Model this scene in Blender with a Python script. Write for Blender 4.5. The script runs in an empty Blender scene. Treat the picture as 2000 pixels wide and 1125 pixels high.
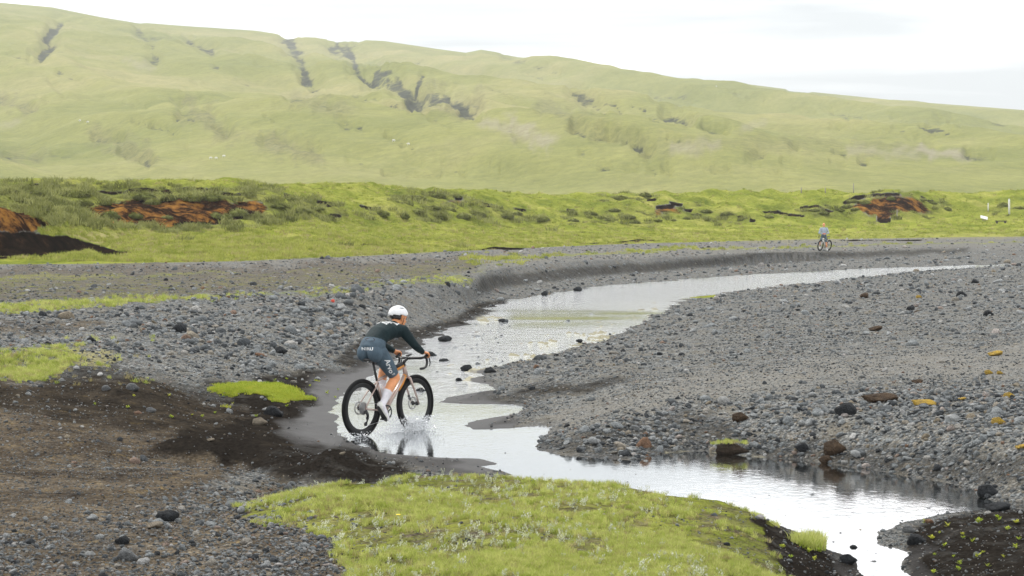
import bpy, bmesh, math, random
import numpy as np
from mathutils import Vector, Matrix, Euler
from mathutils.bvhtree import BVHTree

scene = bpy.context.scene
COL = scene.collection
R = math.radians
rng = np.random.default_rng(7)
random.seed(7)

# ------------------------------------------------------------------ camera
F = 4700.0          # focal length in pixels of the 2000 px wide photograph
HOR = 433.0         # row of the horizon
CH = 2.56           # eye height above the stream
cam = bpy.data.cameras.new('camera')
cam_o = bpy.data.objects.new('camera', cam)
COL.objects.link(cam_o)
cam_o.location = (0, 0, CH)
cam_o.rotation_euler = (R(90), 0, 0)
cam.sensor_width = 36
cam.lens = F / 2000 * 36
cam.shift_y = -(562.5 - HOR) / 2000
cam.clip_start = 0.5
cam.clip_end = 6000
scene.camera = cam_o
scene.render.resolution_x = 1024
scene.render.resolution_y = 576

# ------------------------------------------------------------------ sky, sun, exposure
SUN_EL, SUN_AZ = R(52), R(-40)      # azimuth from +Y towards +X
world = bpy.data.worlds.new('World')
scene.world = world
world.use_nodes = True
wt = world.node_tree
for n in list(wt.nodes): wt.nodes.remove(n)
def wn(t, **k):
    n = wt.nodes.new(t)
    for a, b in k.items(): setattr(n, a, b)
    return n
w_out = wn('ShaderNodeOutputWorld')
w_bg = wn('ShaderNodeBackground')
sky = wn('ShaderNodeTexSky', sky_type='NISHITA', sun_disc=False, sun_elevation=SUN_EL, sun_rotation=SUN_AZ)
sky.air_density = 1.0; sky.dust_density = 2.0
sky_s = wn('ShaderNodeVectorMath', operation='SCALE'); sky_s.inputs['Scale'].default_value = 0.10
wt.links.new(sky.outputs[0], sky_s.inputs[0])
tc = wn('ShaderNodeTexCoord')
sep = wn('ShaderNodeSeparateXYZ'); wt.links.new(tc.outputs['Generated'], sep.inputs[0])
za = wn('ShaderNodeMath', operation='ABSOLUTE'); wt.links.new(sep.outputs[2], za.inputs[0])
zp = wn('ShaderNodeMath', operation='ADD'); wt.links.new(za.outputs[0], zp.inputs[0]); zp.inputs[1].default_value = 0.10
dv = wn('ShaderNodeVectorMath', operation='DIVIDE')
cb = wn('ShaderNodeCombineXYZ')
for i in range(3): wt.links.new(zp.outputs[0], cb.inputs[i])
wt.links.new(tc.outputs['Generated'], dv.inputs[0]); wt.links.new(cb.outputs[0], dv.inputs[1])
mp = wn('ShaderNodeMapping'); mp.inputs['Scale'].default_value = (0.55, 1.0, 1.0); mp.inputs['Location'].default_value = (2.3, 0.4, 0)
mp.inputs['Rotation'].default_value = (0, 0, R(12))
wt.links.new(dv.outputs[0], mp.inputs[0])
cn = wn('ShaderNodeTexNoise'); cn.inputs['Scale'].default_value = 1.1; cn.inputs['Detail'].default_value = 6; cn.inputs['Roughness'].default_value = 0.52
cn.inputs['Distortion'].default_value = 0.6
wt.links.new(mp.outputs[0], cn.inputs['Vector'])
cr = wn('ShaderNodeValToRGB')
cr.color_ramp.elements[0].position = 0.36; cr.color_ramp.elements[0].color = (0.44, 0.47, 0.485, 1)
e_ = cr.color_ramp.elements.new(0.48); e_.color = (0.62, 0.64, 0.65, 1)
cr.color_ramp.elements[-1].position = 0.60; cr.color_ramp.elements[-1].color = (1.50, 1.46, 1.46, 1)
wt.links.new(cn.outputs[0], cr.inputs[0])
wm = wn('ShaderNodeMix', data_type='RGBA'); wm.inputs[0].default_value = 0.92
wt.links.new(sky_s.outputs[0], wm.inputs[6]); wt.links.new(cr.outputs[0], wm.inputs[7])
wt.links.new(wm.outputs[2], w_bg.inputs[0])
w_bg.inputs[1].default_value = 1.0
wt.links.new(w_bg.outputs[0], w_out.inputs[0])

sun = bpy.data.lights.new('sun', 'SUN')
sun.energy = 1.5; sun.angle = R(12); sun.color = (1.0, 0.96, 0.9)
sun_o = bpy.data.objects.new('sun', sun); COL.objects.link(sun_o)
sd = Vector((math.sin(SUN_AZ) * math.cos(SUN_EL), math.cos(SUN_AZ) * math.cos(SUN_EL), math.sin(SUN_EL)))
sun_o.rotation_euler = (-sd).to_track_quat('-Z', 'Y').to_euler()
vs = scene.view_settings
vs.view_transform = 'Standard'; vs.look = 'None'; vs.exposure = 0.95; vs.gamma = 1.0
try: vs.use_curve_mapping = False
except Exception: pass

# ------------------------------------------------------------------ helpers
def tag(o, label=None, cat=None, group=None, kind=None):
    if label: o['label'] = label
    if cat: o['category'] = cat
    if group: o['group'] = group
    if kind: o['kind'] = kind
    return o
def link(o, parent=None):
    COL.objects.link(o)
    if parent is not None: o.parent = parent
    return o
def empty(name, loc=(0, 0, 0), rz=0):
    o = bpy.data.objects.new(name, None); o.empty_display_size = 0.1
    o.location = loc; o.rotation_euler = (0, 0, rz)
    return link(o)
def obj(name, me, mat=None, parent=None):
    if isinstance(me, bmesh.types.BMesh):
        m = bpy.data.meshes.new(name); me.to_mesh(m); me.free(); me = m
    if mat is not None and not me.materials: me.materials.append(mat)
    return link(bpy.data.objects.new(name, me), parent)
def smooth(me):
    me.polygons.foreach_set('use_smooth', np.ones(len(me.polygons), bool)); return me
def np_mesh(name, V, Fq):
    """mesh from numpy verts (n,3) and quads/tris (m,k)"""
    me = bpy.data.meshes.new(name)
    k = Fq.shape[1]
    me.vertices.add(len(V)); me.vertices.foreach_set('co', np.ascontiguousarray(V, np.float32).ravel())
    me.loops.add(Fq.size); me.loops.foreach_set('vertex_index', np.ascontiguousarray(Fq, np.int32).ravel())
    me.polygons.add(len(Fq))
    me.polygons.foreach_set('loop_start', np.arange(0, Fq.size, k, dtype=np.int32))
    me.update(calc_edges=True)
    return me
def add_attr(me, name, arr, typ='FLOAT'):
    a = me.attributes.new(name, typ, 'POINT')
    a.data.foreach_set('value' if typ in ('FLOAT', 'INT') else ('color' if typ == 'FLOAT_COLOR' else 'vector'), np.ascontiguousarray(arr).ravel())

# value noise
def _hash(ix, iy, seed):
    n = (ix.astype(np.int64) * 374761393 + iy.astype(np.int64) * 668265263 + seed * 974634541) & 0xffffffff
    n = ((n ^ (n >> 13)) * 1274126177) & 0xffffffff
    n = ((n ^ (n >> 16)) * 2246822519) & 0xffffffff
    return ((n ^ (n >> 15)) & 0xffffff) / float(0xffffff)
def vnoise(x, y, seed=0):
    ix = np.floor(x); iy = np.floor(y); fx = x - ix; fy = y - iy
    fx = fx * fx * (3 - 2 * fx); fy = fy * fy * (3 - 2 * fy)
    a = _hash(ix, iy, seed); b = _hash(ix + 1, iy, seed); c = _hash(ix, iy + 1, seed); d = _hash(ix + 1, iy + 1, seed)
    return (a * (1 - fx) + b * fx) * (1 - fy) + (c * (1 - fx) + d * fx) * fy
def fbm(x, y, seed=0, octv=4, gain=0.5):
    s = 0; a = 1; t = 0
    for i in range(octv):
        s = s + a * (vnoise(x, y, seed + i * 17) - 0.5); t += a
        x = x * 2.03 + 11.3; y = y * 2.03 - 7.1; a *= gain
    return s / t * 2          # about -1..1
def sstep(a, b, x):
    t = np.clip((x - a) / (b - a), 0, 1); return t * t * (3 - 2 * t)

def seg_dist(px, py, pts, closed=False):
    """distance to a polyline, plus parameter 0..1 along it"""
    n = len(pts); best = np.full(px.shape, 1e9); bt = np.zeros(px.shape)
    m = n if closed else n - 1
    for i in range(m):
        ax, ay = pts[i]; bx, by = pts[(i + 1) % n]
        dx, dy = bx - ax, by - ay; L = dx * dx + dy * dy + 1e-12
        t = np.clip(((px - ax) * dx + (py - ay) * dy) / L, 0, 1)
        d = np.hypot(px - ax - t * dx, py - ay - t * dy)
        k = d < best; best = np.where(k, d, best); bt = np.where(k, (i + t) / m, bt)
    return best, bt
def inside(px, py, pts):
    r = np.zeros(px.shape, bool); n = len(pts)
    for i in range(n):
        ax, ay = pts[i]; bx, by = pts[(i + 1) % n]
        if ay == by: continue
        c = ((ay > py) != (by > py)) & (px < (bx - ax) * (py - ay) / (by - ay) + ax)
        r ^= c
    return r
def poly_sd(px, py, pts):
    """signed distance, negative inside"""
    d, _ = seg_dist(px, py, pts, True)
    return np.where(inside(px, py, pts), -d, d)

# where a pixel of the photograph meets the ground at height z (metres)
def gp(px, py, z=0.0):
    Y = F * (CH - z) / (py - HOR)
    return ((px - 1000) / F * Y, Y)
def proj(X, Y, Z):
    return 1000 + F * X / Y, HOR + F * (CH - Z) / Y

# ------------------------------------------------------------------ lie of the land
# break lines from near to far; each column gives the row where it shows and its height
LN = []
def line_z(*p):
    a = np.array(p, float); LN.append(('z', a[:, 0], a[:, 1], a[:, 2]))
def line_y(*p):
    a = np.array(p, float); LN.append(('y', a[:, 0], a[:, 1], a[:, 2]))
line_y((0, 2.0, 3000), (2000, 2.0, 3000))
line_z((0, 1180, .42), (400, 1180, .36), (560, 1180, .34), (700, 1180, .38), (1000, 1180, .46), (1300, 1180, .44), (1500, 1180, .30), (1650, 1180, .08), (1700, 1180, .0), (1760, 1180, .04), (1850, 1180, .14), (2000, 1180, .2))
line_z((0, 985, .37), (300, 988, .35), (440, 1000, .34), (520, 975, .38), (600, 955, .41), (700, 933, .45), (800, 918, .48), (900, 923, .48), (1000, 934, .48), (1100, 943, .47), (1200, 942, .48), (1300, 957, .44), (1400, 970, .40), (1460, 990, .34), (1530, 1030, .24), (1600, 1066, .14), (1660, 1098, .06), (1700, 1110, .0), (1760, 1092, .05), (1800, 1045, .12), (1850, 1012, .15), (1950, 1000, .15), (2000, 1004, .15))
LN.append('mound_foot')
line_z((0, 900, .33), (300, 900, .24), (420, 893, .16), (500, 890, .10), (620, 880, .05), (700, 868, .025), (1040, 872, .03), (1330, 886, .05), (1580, 899, .05), (1700, 916, .05), (1800, 936, .05), (1900, 955, .06), (2000, 985, .1))
line_z((0, 775, .48), (250, 785, .32), (400, 795, .16), (560, 805, .06), (650, 802, .025), (900, 800, .025), (1000, 835, .03), (1060, 850, .08), (1130, 838, .16), (1220, 815, .24), (1330, 785, .34), (1420, 792, .37), (1600, 808, .42), (1800, 825, .46), (2000, 848, .5))
line_z((0, 742, .55), (150, 745, .42), (270, 748, .30), (420, 752, .19), (560, 752, .10), (680, 742, .03), (800, 702, .02), (900, 702, .02), (960, 745, .04), (1050, 755, .1), (1200, 735, .26), (1400, 735, .40), (1700, 720, .50), (2000, 715, .6))
line_z((0, 670, .68), (250, 670, .62), (500, 660, .50), (700, 642, .33), (800, 640, .13), (850, 650, .03), (930, 688, .02), (1000, 700, .02), (1100, 686, .02), (1200, 656, .02), (1300, 602, .02), (1400, 575, .02), (1600, 552, .03), (1800, 530, .06), (2000, 514, .18))
line_z((0, 640, .77), (250, 625, .76), (500, 610, .70), (700, 602, .58), (800, 608, .38), (850, 612, .24), (900, 620, .07), (960, 598, .02), (1000, 583, .02), (1060, 574, .02), (1200, 555, .02), (1400, 539, .02), (1560, 531, .02), (1860, 518, .04), (2000, 508, .2))
line_z((0, 632, .80), (250, 615, .80), (500, 600, .76), (700, 590, .70), (800, 586, .58), (850, 588, .50), (900, 585, .35), (940, 575, .20), (1000, 563, .13), (1200, 537, .13), (1400, 521, .13), (1560, 511, .13), (1860, 503, .2), (2000, 500, .3))
line_z((0, 612, .90), (250, 596, .90), (500, 577, .90), (700, 562, .90), (850, 551, .90), (900, 543, .88), (940, 530, .88), (1000, 519, .85), (1200, 506, .80), (1400, 498, .75), (1560, 493, .70), (1860, 488, .60), (2000, 487, .55))
line_z((0, 517, 1.0), (200, 517, 1.0), (500, 511, 1.0), (700, 502, 1.0), (900, 491, 1.0), (1200, 478, 1.02), (1600, 468, 1.15), (2000, 463, 1.3))
# beyond here rows lie near the horizon, so distance and row are given
line_y((0, 98, 503), (120, 102, 500), (180, 110, 480), (250, 121, 460), (400, 131, 450), (600, 140, 436), (700, 150, 440), (1000, 184, 446), (1400, 214, 440), (1650, 222, 438), (1750, 222, 438), (1850, 228, 430), (2000, 235, 428))
line_y((0, 100.5, 425), (60, 103, 432), (120, 107, 447), (180, 116, 455), (250, 131, 408), (400, 142, 384), (550, 147, 388), (650, 152, 412), (700, 160, 404), (800, 176, 386), (900, 188, 392), (1000, 200, 414), (1150, 212, 408), (1250, 220, 392), (1400, 226, 400), (1500, 228, 410), (1580, 229, 402), (1650, 231, 390), (1750, 233, 384), (1830, 238, 400), (1900, 242, 408), (2000, 246, 400))
line_y((0, 146, 361), (200, 148, 359), (400, 150, 358), (700, 176, 362), (850, 200, 368), (1000, 218, 378), (1150, 228, 380), (1250, 234, 377), (1400, 240, 375), (1700, 246, 378), (2000, 252, 376))
line_y((0, 330, 392), (500, 330, 394), (1000, 340, 400), (2000, 340, 398))
line_y((0, 520, 400), (2000, 520, 404))

def land(px):
    """distance and height of every break line for columns px"""
    Ys, Zs = [], []
    for L in LN:
        if isinstance(L, str):
            Ys.append(Ys[-1] + 1.25)
            Zs.append(np.interp(px, [0, 430, 560, 800, 1650, 1750, 1900, 2000], [.35, .33, .12, .03, .03, .02, .03, .05])); continue
        k, a, b, c = L
        if k == 'z':
            py = np.interp(px, a, b); z = np.interp(px, a, c); Y = F * (CH - z) / (py - HOR)
        else:
            Y = np.interp(px, a, b); py = np.interp(px, a, c); z = CH - (py - HOR) * Y / F
            if not Ys: z = np.full(px.shape, 0.45)
        if Ys: Y = np.maximum(Y, Ys[-1] + 0.25)
        Ys.append(Y); Zs.append(z)
    return Ys, Zs

RIVER_PX = [(2060, 513), (1860, 519), (1700, 524), (1560, 532), (1400, 540), (1300, 549), (1200, 556), (1130, 565), (1060, 576), (1000, 586), (962, 600), (938, 620), (900, 634), (850, 650), (815, 675), (770, 700), (725, 728), (690, 752), (672, 785), (660, 820), (664, 850), (690, 864), (730, 880), (800, 888), (850, 893), (930, 896), (962, 906), (935, 912), (1000, 926), (980, 940), (1050, 962), (1200, 978), (1400, 998), (1510, 1022), (1610, 1060), (1672, 1092), (1700, 1128), (1700, 1260),
 (1800, 1260), (1772, 1130), (1768, 1100), (1778, 1082), (1745, 1072), (1700, 1064), (1718, 1040), (1765, 1024), (1830, 1006), (1900, 999), (1965, 993), (2060, 1012), (2060, 990), (1990, 986), (1950, 980), (1912, 970), (1890, 952), (1800, 937), (1700, 917), (1580, 900), (1450, 890), (1370, 880), (1310, 884), (1240, 902), (1180, 896), (1100, 887), (1042, 872), (1046, 862), (1075, 846), (1105, 832), (1060, 828), (990, 836), (918, 840), (908, 831), (960, 820), (1010, 806), (1032, 796), (1000, 790), (930, 789), (876, 785), (905, 774), (965, 764), (935, 752), (918, 738), (930, 724), (985, 710), (1050, 699), (1140, 676), (1200, 655), (1260, 626), (1300, 601), (1335, 585), (1420, 572), (1500, 561), (1600, 551), (1700, 540), (1800, 529), (2060, 517)]
RIVER = [gp(*p) for p in RIVER_PX]

# low ridges laid on the land: display line, height, radius (m)
def wl(pts, z): return [gp(p[0], p[1], z) for p in pts]
RIDGES = [
 (wl([(375, 884), (430, 874), (520, 880), (590, 895), (640, 908)], .22), .18, .42),
 (wl([(650, 918), (695, 902), (750, 906), (785, 918)], .2), .13, .34),
 (wl([(1065, 862), (1130, 850), (1220, 828), (1330, 792)], .15), .07, .55),
 (wl([(-80, 690), (60, 690), (150, 690), (215, 700), (255, 716)], .75), .22, .95),
 (wl([(435, 766), (500, 772), (560, 778)], .2), .10, .36),
 (wl([(700, 566), (850, 556), (925, 545)], .98), .14, 1.6),
 (wl([(960, 752), (1050, 748), (1150, 735)], .1), .06, 1.0),
 (wl([(-50, 800), (60, 812), (150, 840)], .5), .07, .5),
]
# undercut lips: display line of the lip with its distance, drop, run in front
NOTCH = []
def notch(pts, drop, run): NOTCH.append(([((p[0] - 1000) / F * p[2], p[2]) for p in pts], drop, run))
notch([(480, 0, 112), (560, 0, 114), (640, 0, 116)], .13, 2.5)
notch([(700, 0, 121), (800, 0, 126)], .2, 3)
notch([(880, 0, 130), (1030, 0, 140)], .26, 3)
notch([(1110, 0, 158), (1200, 0, 166), (1300, 0, 172)], .16, 3)
notch([(1640, 0, 186), (1800, 0, 189)], .2, 3)

def height(X, Y, detail=True):
    px = 1000 + F * X / np.maximum(Y, 0.5)
    pc = np.clip(px, -1500, 3500)
    Ys, Zs = land(pc)
    z = Zs[0].copy() if isinstance(Zs[0], np.ndarray) else np.full(X.shape, Zs[0])
    for k in range(len(Ys) - 1):
        t = np.clip((Y - Ys[k]) / (Ys[k + 1] - Ys[k]), 0, 1)
        m = Y >= Ys[k]
        z = np.where(m, Zs[k] + (Zs[k + 1] - Zs[k]) * t, z)
    far = Y > Ys[11]
    for pts, h, r in RIDGES:
        d, _ = seg_dist(X, Y, pts)
        z = z + h * np.exp(-(d / r) ** 2)
    for pts, drop, run in NOTCH:
        xs = [p[0] for p in pts]; ys = [p[1] for p in pts]
        wob = fbm(X * 0.35, Y * 0 + 3.3, 91, 3) * run * 0.35
        yl = np.interp(X, xs, ys) + wob
        e = np.minimum(X - xs[0], xs[-1] - X); fade = sstep(0, 0.12 * (xs[-1] - xs[0]), e)
        q = (yl - Y) / run
        z = z - np.where((q > 0) & (q < 1), drop * fade * (1 - q) ** 1.3, 0)
    # the stream
    near = (Y < 190) & (Y > 8)
    d = np.full(X.shape, 50.0)
    if near.any():
        dd = poly_sd(X[near], Y[near], RIVER)
        dd = dd + (fbm(X[near] * 1.6, Y[near] * 0.9, 5, 4) * 0.0075 * Y[near])
        d[near] = dd
    w = 0.25 + 0.006 * Y
    zl = np.maximum(z, 0.012)
    z = np.where(d > 0, zl * (1 - np.exp(-d / w)) + 0.002, np.where(d > -20, -0.075 * (1 - np.exp(np.minimum(d, 0) / (0.35 + .012 * Y))), z))
    if detail:
        low = np.clip(d / 1.0, 0, 1)
        a = np.where(far, 0.0, 1.0)
        z = z + a * low * np.clip(z / .14, 0, 1) * (fbm(X * 0.9, Y * 0.6, 21, 4) * 0.07 + fbm(X * 5.2, Y * 5.2, 22, 3) * 0.012)
        esc = sstep(Ys[12] - 6, Ys[12] + 4, Y) * (1 - sstep(Ys[14], Ys[14] + 12, Y))
        z = z + esc * (fbm(X * .13, Y * .13, 31, 4) * .75 + (np.abs(fbm(X * .34, Y * .28, 33, 3)) * .8 - .22))
        mead = sstep(Ys[11], Ys[11] + 6, Y) * (1 - esc)
        z = z + mead * (fbm(X * .22, Y * .16, 41, 4) * .30) * (1 - sstep(Ys[14], Ys[14] + 30, Y) * .5)
    return z, d, Ys
# ------------------------------------------------------------------ material helpers
class NT:
    def __init__(s, name):
        s.m = bpy.data.materials.new(name); s.m.use_nodes = True
        s.t = s.m.node_tree; s.t.nodes.clear()
        s.out = s.n('ShaderNodeOutputMaterial')
    def n(s, t, **k):
        x = s.t.nodes.new(t)
        for a, b in k.items(): setattr(x, a, b)
        return x
    def l(s, a, b): s.t.links.new(a, b)
    def set(s, sock, v):
        if hasattr(v, 'is_output'): s.l(v, sock)
        else: sock.default_value = v
    def attr(s, name, typ='GEOMETRY'):
        a = s.n('ShaderNodeAttribute'); a.attribute_name = name; a.attribute_type = typ; return a
    def math(s, op, a, b=None, c=None, clamp=False):
        x = s.n('ShaderNodeMath', operation=op, use_clamp=clamp)
        for i, v in enumerate((a, b, c)):
            if v is not None: s.set(x.inputs[i], v)
        return x.outputs[0]
    def mix(s, f, a, b, blend='MIX'):
        x = s.n('ShaderNodeMix', data_type='RGBA', blend_type=blend)
        s.set(x.inputs[0], f); s.set(x.inputs[6], a); s.set(x.inputs[7], b); return x.outputs[2]
    def noise(s, vec, scale, detail=4, rough=.55, dist=0):
        x = s.n('ShaderNodeTexNoise'); s.l(vec, x.inputs['Vector'])
        x.inputs['Scale'].default_value = scale; x.inputs['Detail'].default_value = detail; x.inputs['Roughness'].default_value = rough
        x.inputs['Distortion'].default_value = dist
        return x
    def ramp(s, f, *stops):
        x = s.n('ShaderNodeValToRGB'); e = x.color_ramp.elements
        while len(e) < len(stops): e.new(0.5)
        for i, (p, c) in enumerate(stops):
            e[i].position = p; e[i].color = c if len(c) == 4 else (*c, 1)
        s.set(x.inputs[0], f); return x.outputs[0]
    def bsdf(s, col, rough=.8, metal=0, normal=None, spec=.5):
        b = s.n('ShaderNodeBsdfPrincipled')
        s.set(b.inputs['Base Color'], col); s.set(b.inputs['Roughness'], rough); s.set(b.inputs['Metallic'], metal)
        s.set(b.inputs['Specular IOR Level'], spec)
        if normal is not None: s.l(normal, b.inputs['Normal'])
        s.l(b.outputs[0], s.out.inputs[0]); return b
    def bump(s, h, strength=.5, dist=.02, normal=None):
        b = s.n('ShaderNodeBump'); s.l(h, b.inputs['Height']); s.set(b.inputs['Strength'], strength); b.inputs['Distance'].default_value = dist
        if normal is not None: s.l(normal, b.inputs['Normal'])
        return b.outputs[0]
    def pos(s): return s.n('ShaderNodeNewGeometry').outputs['Position']

def rgb(*c): return (*c, 1)
def plain(name, col, rough=.6, metal=0, var=.12, scale=30, bump=.0, spec=.5):
    t = NT(name); tc = t.n('ShaderNodeTexCoord').outputs['Object']
    nz = t.noise(tc, scale, 4)
    lo = tuple(c * (1 - var) for c in col); hi = tuple(min(1, c * (1 + var)) for c in col)
    c = t.ramp(nz.outputs[0], (.3, lo), (.7, hi))
    nrm = t.bump(nz.outputs[0], bump, .01) if bump else None
    t.bsdf(c, rough, metal, nrm, spec); return t.m

# ground: gravel, brown earth, dark wet sand, fine track, red soil and turf, told apart by vertex masks
t = NT('ground_surface'); P = t.pos()
def A(n): return t.attr(n).outputs['Fac']
sc = t.n('ShaderNodeVectorMath', operation='MULTIPLY'); t.l(P, sc.inputs[0]); sc.inputs[1].default_value = (1, 1, 1)
v1 = t.n('ShaderNodeTexVoronoi'); v1.inputs['Scale'].default_value = 13; t.l(P, v1.inputs['Vector'])
v2 = t.n('ShaderNodeTexVoronoi'); v2.inputs['Scale'].default_value = 34; t.l(P, v2.inputs['Vector'])
s1 = t.n('ShaderNodeSeparateColor'); t.l(v1.outputs['Color'], s1.inputs[0])
s2 = t.n('ShaderNodeSeparateColor'); t.l(v2.outputs['Color'], s2.inputs[0])
big = t.noise(P, .35, 5, .6).outputs[0]
mid = t.noise(P, 2.2, 5, .6).outputs[0]
fine = t.noise(P, 26, 4, .7).outputs[0]
stone = [(.0, (.05, .054, .058)), (.3, (.125, .134, .136)), (.55, (.22, .234, .236)), (.8, (.32, .325, .315)), (.93, (.22, .18, .125)), (1., (.42, .43, .43))]
g1 = t.ramp(s1.outputs[0], *stone); g2 = t.ramp(s2.outputs[0], *stone)
grav = t.mix(.6, g1, g2); grav = t.mix(.75, grav, t.ramp(v2.outputs['Distance'], (.25, (1.25, 1.25, 1.25)), (.75, (.3, .3, .3))), 'MULTIPLY')
grav = t.mix(t.math('MULTIPLY', t.ramp(mid, (.45, (0, 0, 0)), (.7, (1, 1, 1))), .7), grav, t.mix(fine, rgb(.07, .06, .045), rgb(.25, .225, .175)))
gap = t.math('MULTIPLY', t.ramp(v2.outputs['Distance'], (.012, (0, 0, 0)), (.028, (1, 1, 1))), 1.0)
fine_c = t.ramp(fine, (.3, (.11, .106, .096)), (.7, (.32, .305, .27)))
col = t.mix(A('m_fine'), grav, t.mix(.45, fine_c, grav))
brown = t.ramp(t.math('ADD', t.math('MULTIPLY', fine, .6), t.math('MULTIPLY', t.noise(P, 5, 6, .75).outputs[0], .4)), (.36, (.014, .010, .007)), (.48, (.052, .036, .022)), (.57, (.12, .092, .06)), (.68, (.28, .25, .195)))
brown = t.mix(.28, brown, grav); brown = t.mix(.9, brown, t.ramp(t.noise(P, 1.1, 6, .7).outputs[0], (.35, (.45, .42, .4)), (.62, (1.35, 1.3, 1.2))), 'MULTIPLY')
brown = t.mix(t.ramp(t.noise(P, 4.5, 7, .8).outputs[0], (.58, (0, 0, 0)), (.68, (.75, .75, .75))), brown, rgb(.26, .19, .085))
def edge(name, lo=.35, hi=.65, amt=.5):          # ragged border of a mask
    return t.ramp(t.math('ADD', A(name), t.math('MULTIPLY', t.math('SUBTRACT', t.noise(P, 3.0, 6, .7).outputs[0], .5), amt)), (lo, (0, 0, 0)), (hi, (1, 1, 1)))
col = t.mix(edge('m_dirt', .25, .75, .9), col, brown)
dark = t.ramp(fine, (.3, (.007, .0062, .0055)), (.7, (.030, .0255, .021)))
sand = t.ramp(fine, (.3, (.028, .026, .0245)), (.7, (.062, .059, .056)))
e_dark = edge('m_dark', .05, 1.0, 1.3); col = t.mix(e_dark, col, dark)
e_sand = edge('m_sand', .1, .9, .7); col = t.mix(e_sand, col, sand)
redn = t.noise(P, 1.3, 6, .75).outputs[0]
redh = t.noise(P, .35, 6, .7).outputs[0]
red = t.ramp(t.math('ADD', t.math('MULTIPLY', redn, .5), t.math('MULTIPLY', redh, .5)), (.40, (.008, .006, .005)), (.48, (.03, .014, .008)), (.50, (.075, .036, .015)), (.55, (.23, .105, .026)), (.62, (.36, .19, .045)))
e_red = t.ramp(t.math('ADD', A('m_red'), t.math('MULTIPLY', t.math('SUBTRACT', t.noise(P, .8, 7, .75).outputs[0], .5), 2.0)), (.38, (0, 0, 0)), (.6, (1, 1, 1))); col = t.mix(e_red, col, red)
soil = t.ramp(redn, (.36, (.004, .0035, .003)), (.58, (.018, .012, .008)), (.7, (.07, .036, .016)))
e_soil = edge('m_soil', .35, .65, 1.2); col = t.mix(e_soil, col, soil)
gn = t.noise(P, .28, 6, .65).outputs[0]; gn2 = t.noise(P, 6, 5, .75).outputs[0]
gra = t.ramp(gn, (.32, (.115, .15, .026)), (.5, (.25, .28, .05)), (.68, (.37, .365, .10)))
gra = t.mix(.75, gra, t.ramp(gn2, (.3, (.35, .38, .28)), (.62, (1.2, 1.2, 1.15))), 'MULTIPLY')
oli = t.math('MULTIPLY', t.math('MULTIPLY', A('m_olive'), .75), t.ramp(t.noise(P, .45, 6, .7).outputs[0], (.38, (0, 0, 0)), (.6, (1, 1, 1))))
gra = t.mix(oli, gra, t.ramp(gn2, (.3, (.035, .038, .016)), (.65, (.15, .15, .06))))
e_gr = edge('m_grass', .35, .6, .8); col = t.mix(e_gr, col, gra)
str_ = t.ramp(t.math('ADD', A('m_straw'), t.math('MULTIPLY', t.math('SUBTRACT', gn2, .5), .8)), (.4, (0, 0, 0)), (.8, (1, 1, 1)))
col = t.mix(str_, col, rgb(.34, .31, .13))
alg = t.ramp(t.math('ADD', A('m_alga'), t.math('MULTIPLY', t.math('SUBTRACT', mid, .5), 1.2)), (.4, (0, 0, 0)), (.75, (1, 1, 1)))
col = t.mix(alg, col, t.mix(fine, rgb(.22, .20, .12), rgb(.60, .57, .40)))
wet = A('m_wet')
col = t.mix(t.math('MULTIPLY', wet, .45), col, t.mix(1, col, rgb(.35, .34, .33), 'MULTIPLY'))
rough = t.math('SUBTRACT', .9, t.math('MULTIPLY', wet, t.math('ADD', .3, t.math('MULTIPLY', e_sand, .12))))
hgt = t.math('ADD', t.math('MULTIPLY', v1.outputs['Distance'], -.9), t.math('MULTIPLY', v2.outputs['Distance'], -.7))
flat = t.math('MAXIMUM', e_sand, t.math('MULTIPLY', t.math('MAXIMUM', e_dark, e_gr), .8))
hgt = t.math('ADD', t.math('MULTIPLY', hgt, t.math('SUBTRACT', 1, flat)), t.math('MULTIPLY', fine, t.math('MULTIPLY_ADD', e_sand, -.27, .3)))
nr = t.bump(hgt, .9, .03)
nr = t.bump(gn2, t.math('MULTIPLY', t.math('MAXIMUM', e_gr, e_red), .9), .12, nr)
t.bsdf(col, rough, 0, nr, t.math('ADD', t.math('MULTIPLY', e_sand, .045), t.math('MULTIPLY', t.math('SUBTRACT', wet, .75, None, True), .12)))
M_GROUND = t.m

# ------------------------------------------------------------------ the ground mesh
uu = np.concatenate([[-3, -1.6, -.9, -.6, -.45, -.36, -.30], np.linspace(-.265, .265, 560), [.30, .36, .45, .6, .9, 1.6, 3]])
rows = [2, 4, 6.5, 9, 11.5, 13]
while rows[-1] < 520:
    y = rows[-1]
    rows.append(y + y * (.0045 if y < 60 else .0026 if y < 160 else .0022 if y < 256 else .02))
rows = np.array(rows)
U, YY = np.meshgrid(uu, rows)
XX = U * YY
X = XX.ravel(); Y = YY.ravel()
Z, D, YS = height(X, Y)
PX, PY = proj(X, Y, Z)
PYP = HOR + F * CH / Y           # row of the plan position
WOBX = fbm(PX / 70, PYP / 22, 201, 5, .6) * 3.6
WOBY = fbm(PX / 70, PYP / 22, 207, 5, .6) * 1.8
def mask(pts, soft=8, y0=0, y1=1e9):
    qx_ = PX + WOBX * min(soft, 14); qy_ = PY + WOBY * min(soft, 14); a = np.array(pts, float); r = np.zeros(PX.shape)
    k = (Y > y0) & (Y < y1) & (qx_ > a[:, 0].min() - soft) & (qx_ < a[:, 0].max() + soft) & (qy_ > a[:, 1].min() - soft) & (qy_ < a[:, 1].max() + soft)
    if k.any(): r[k] = sstep(soft, -soft, poly_sd(qx_[k], qy_[k], pts))
    return r
MK = {}
grass = sstep(YS[11] - 2, YS[11] + 4, Y)
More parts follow.
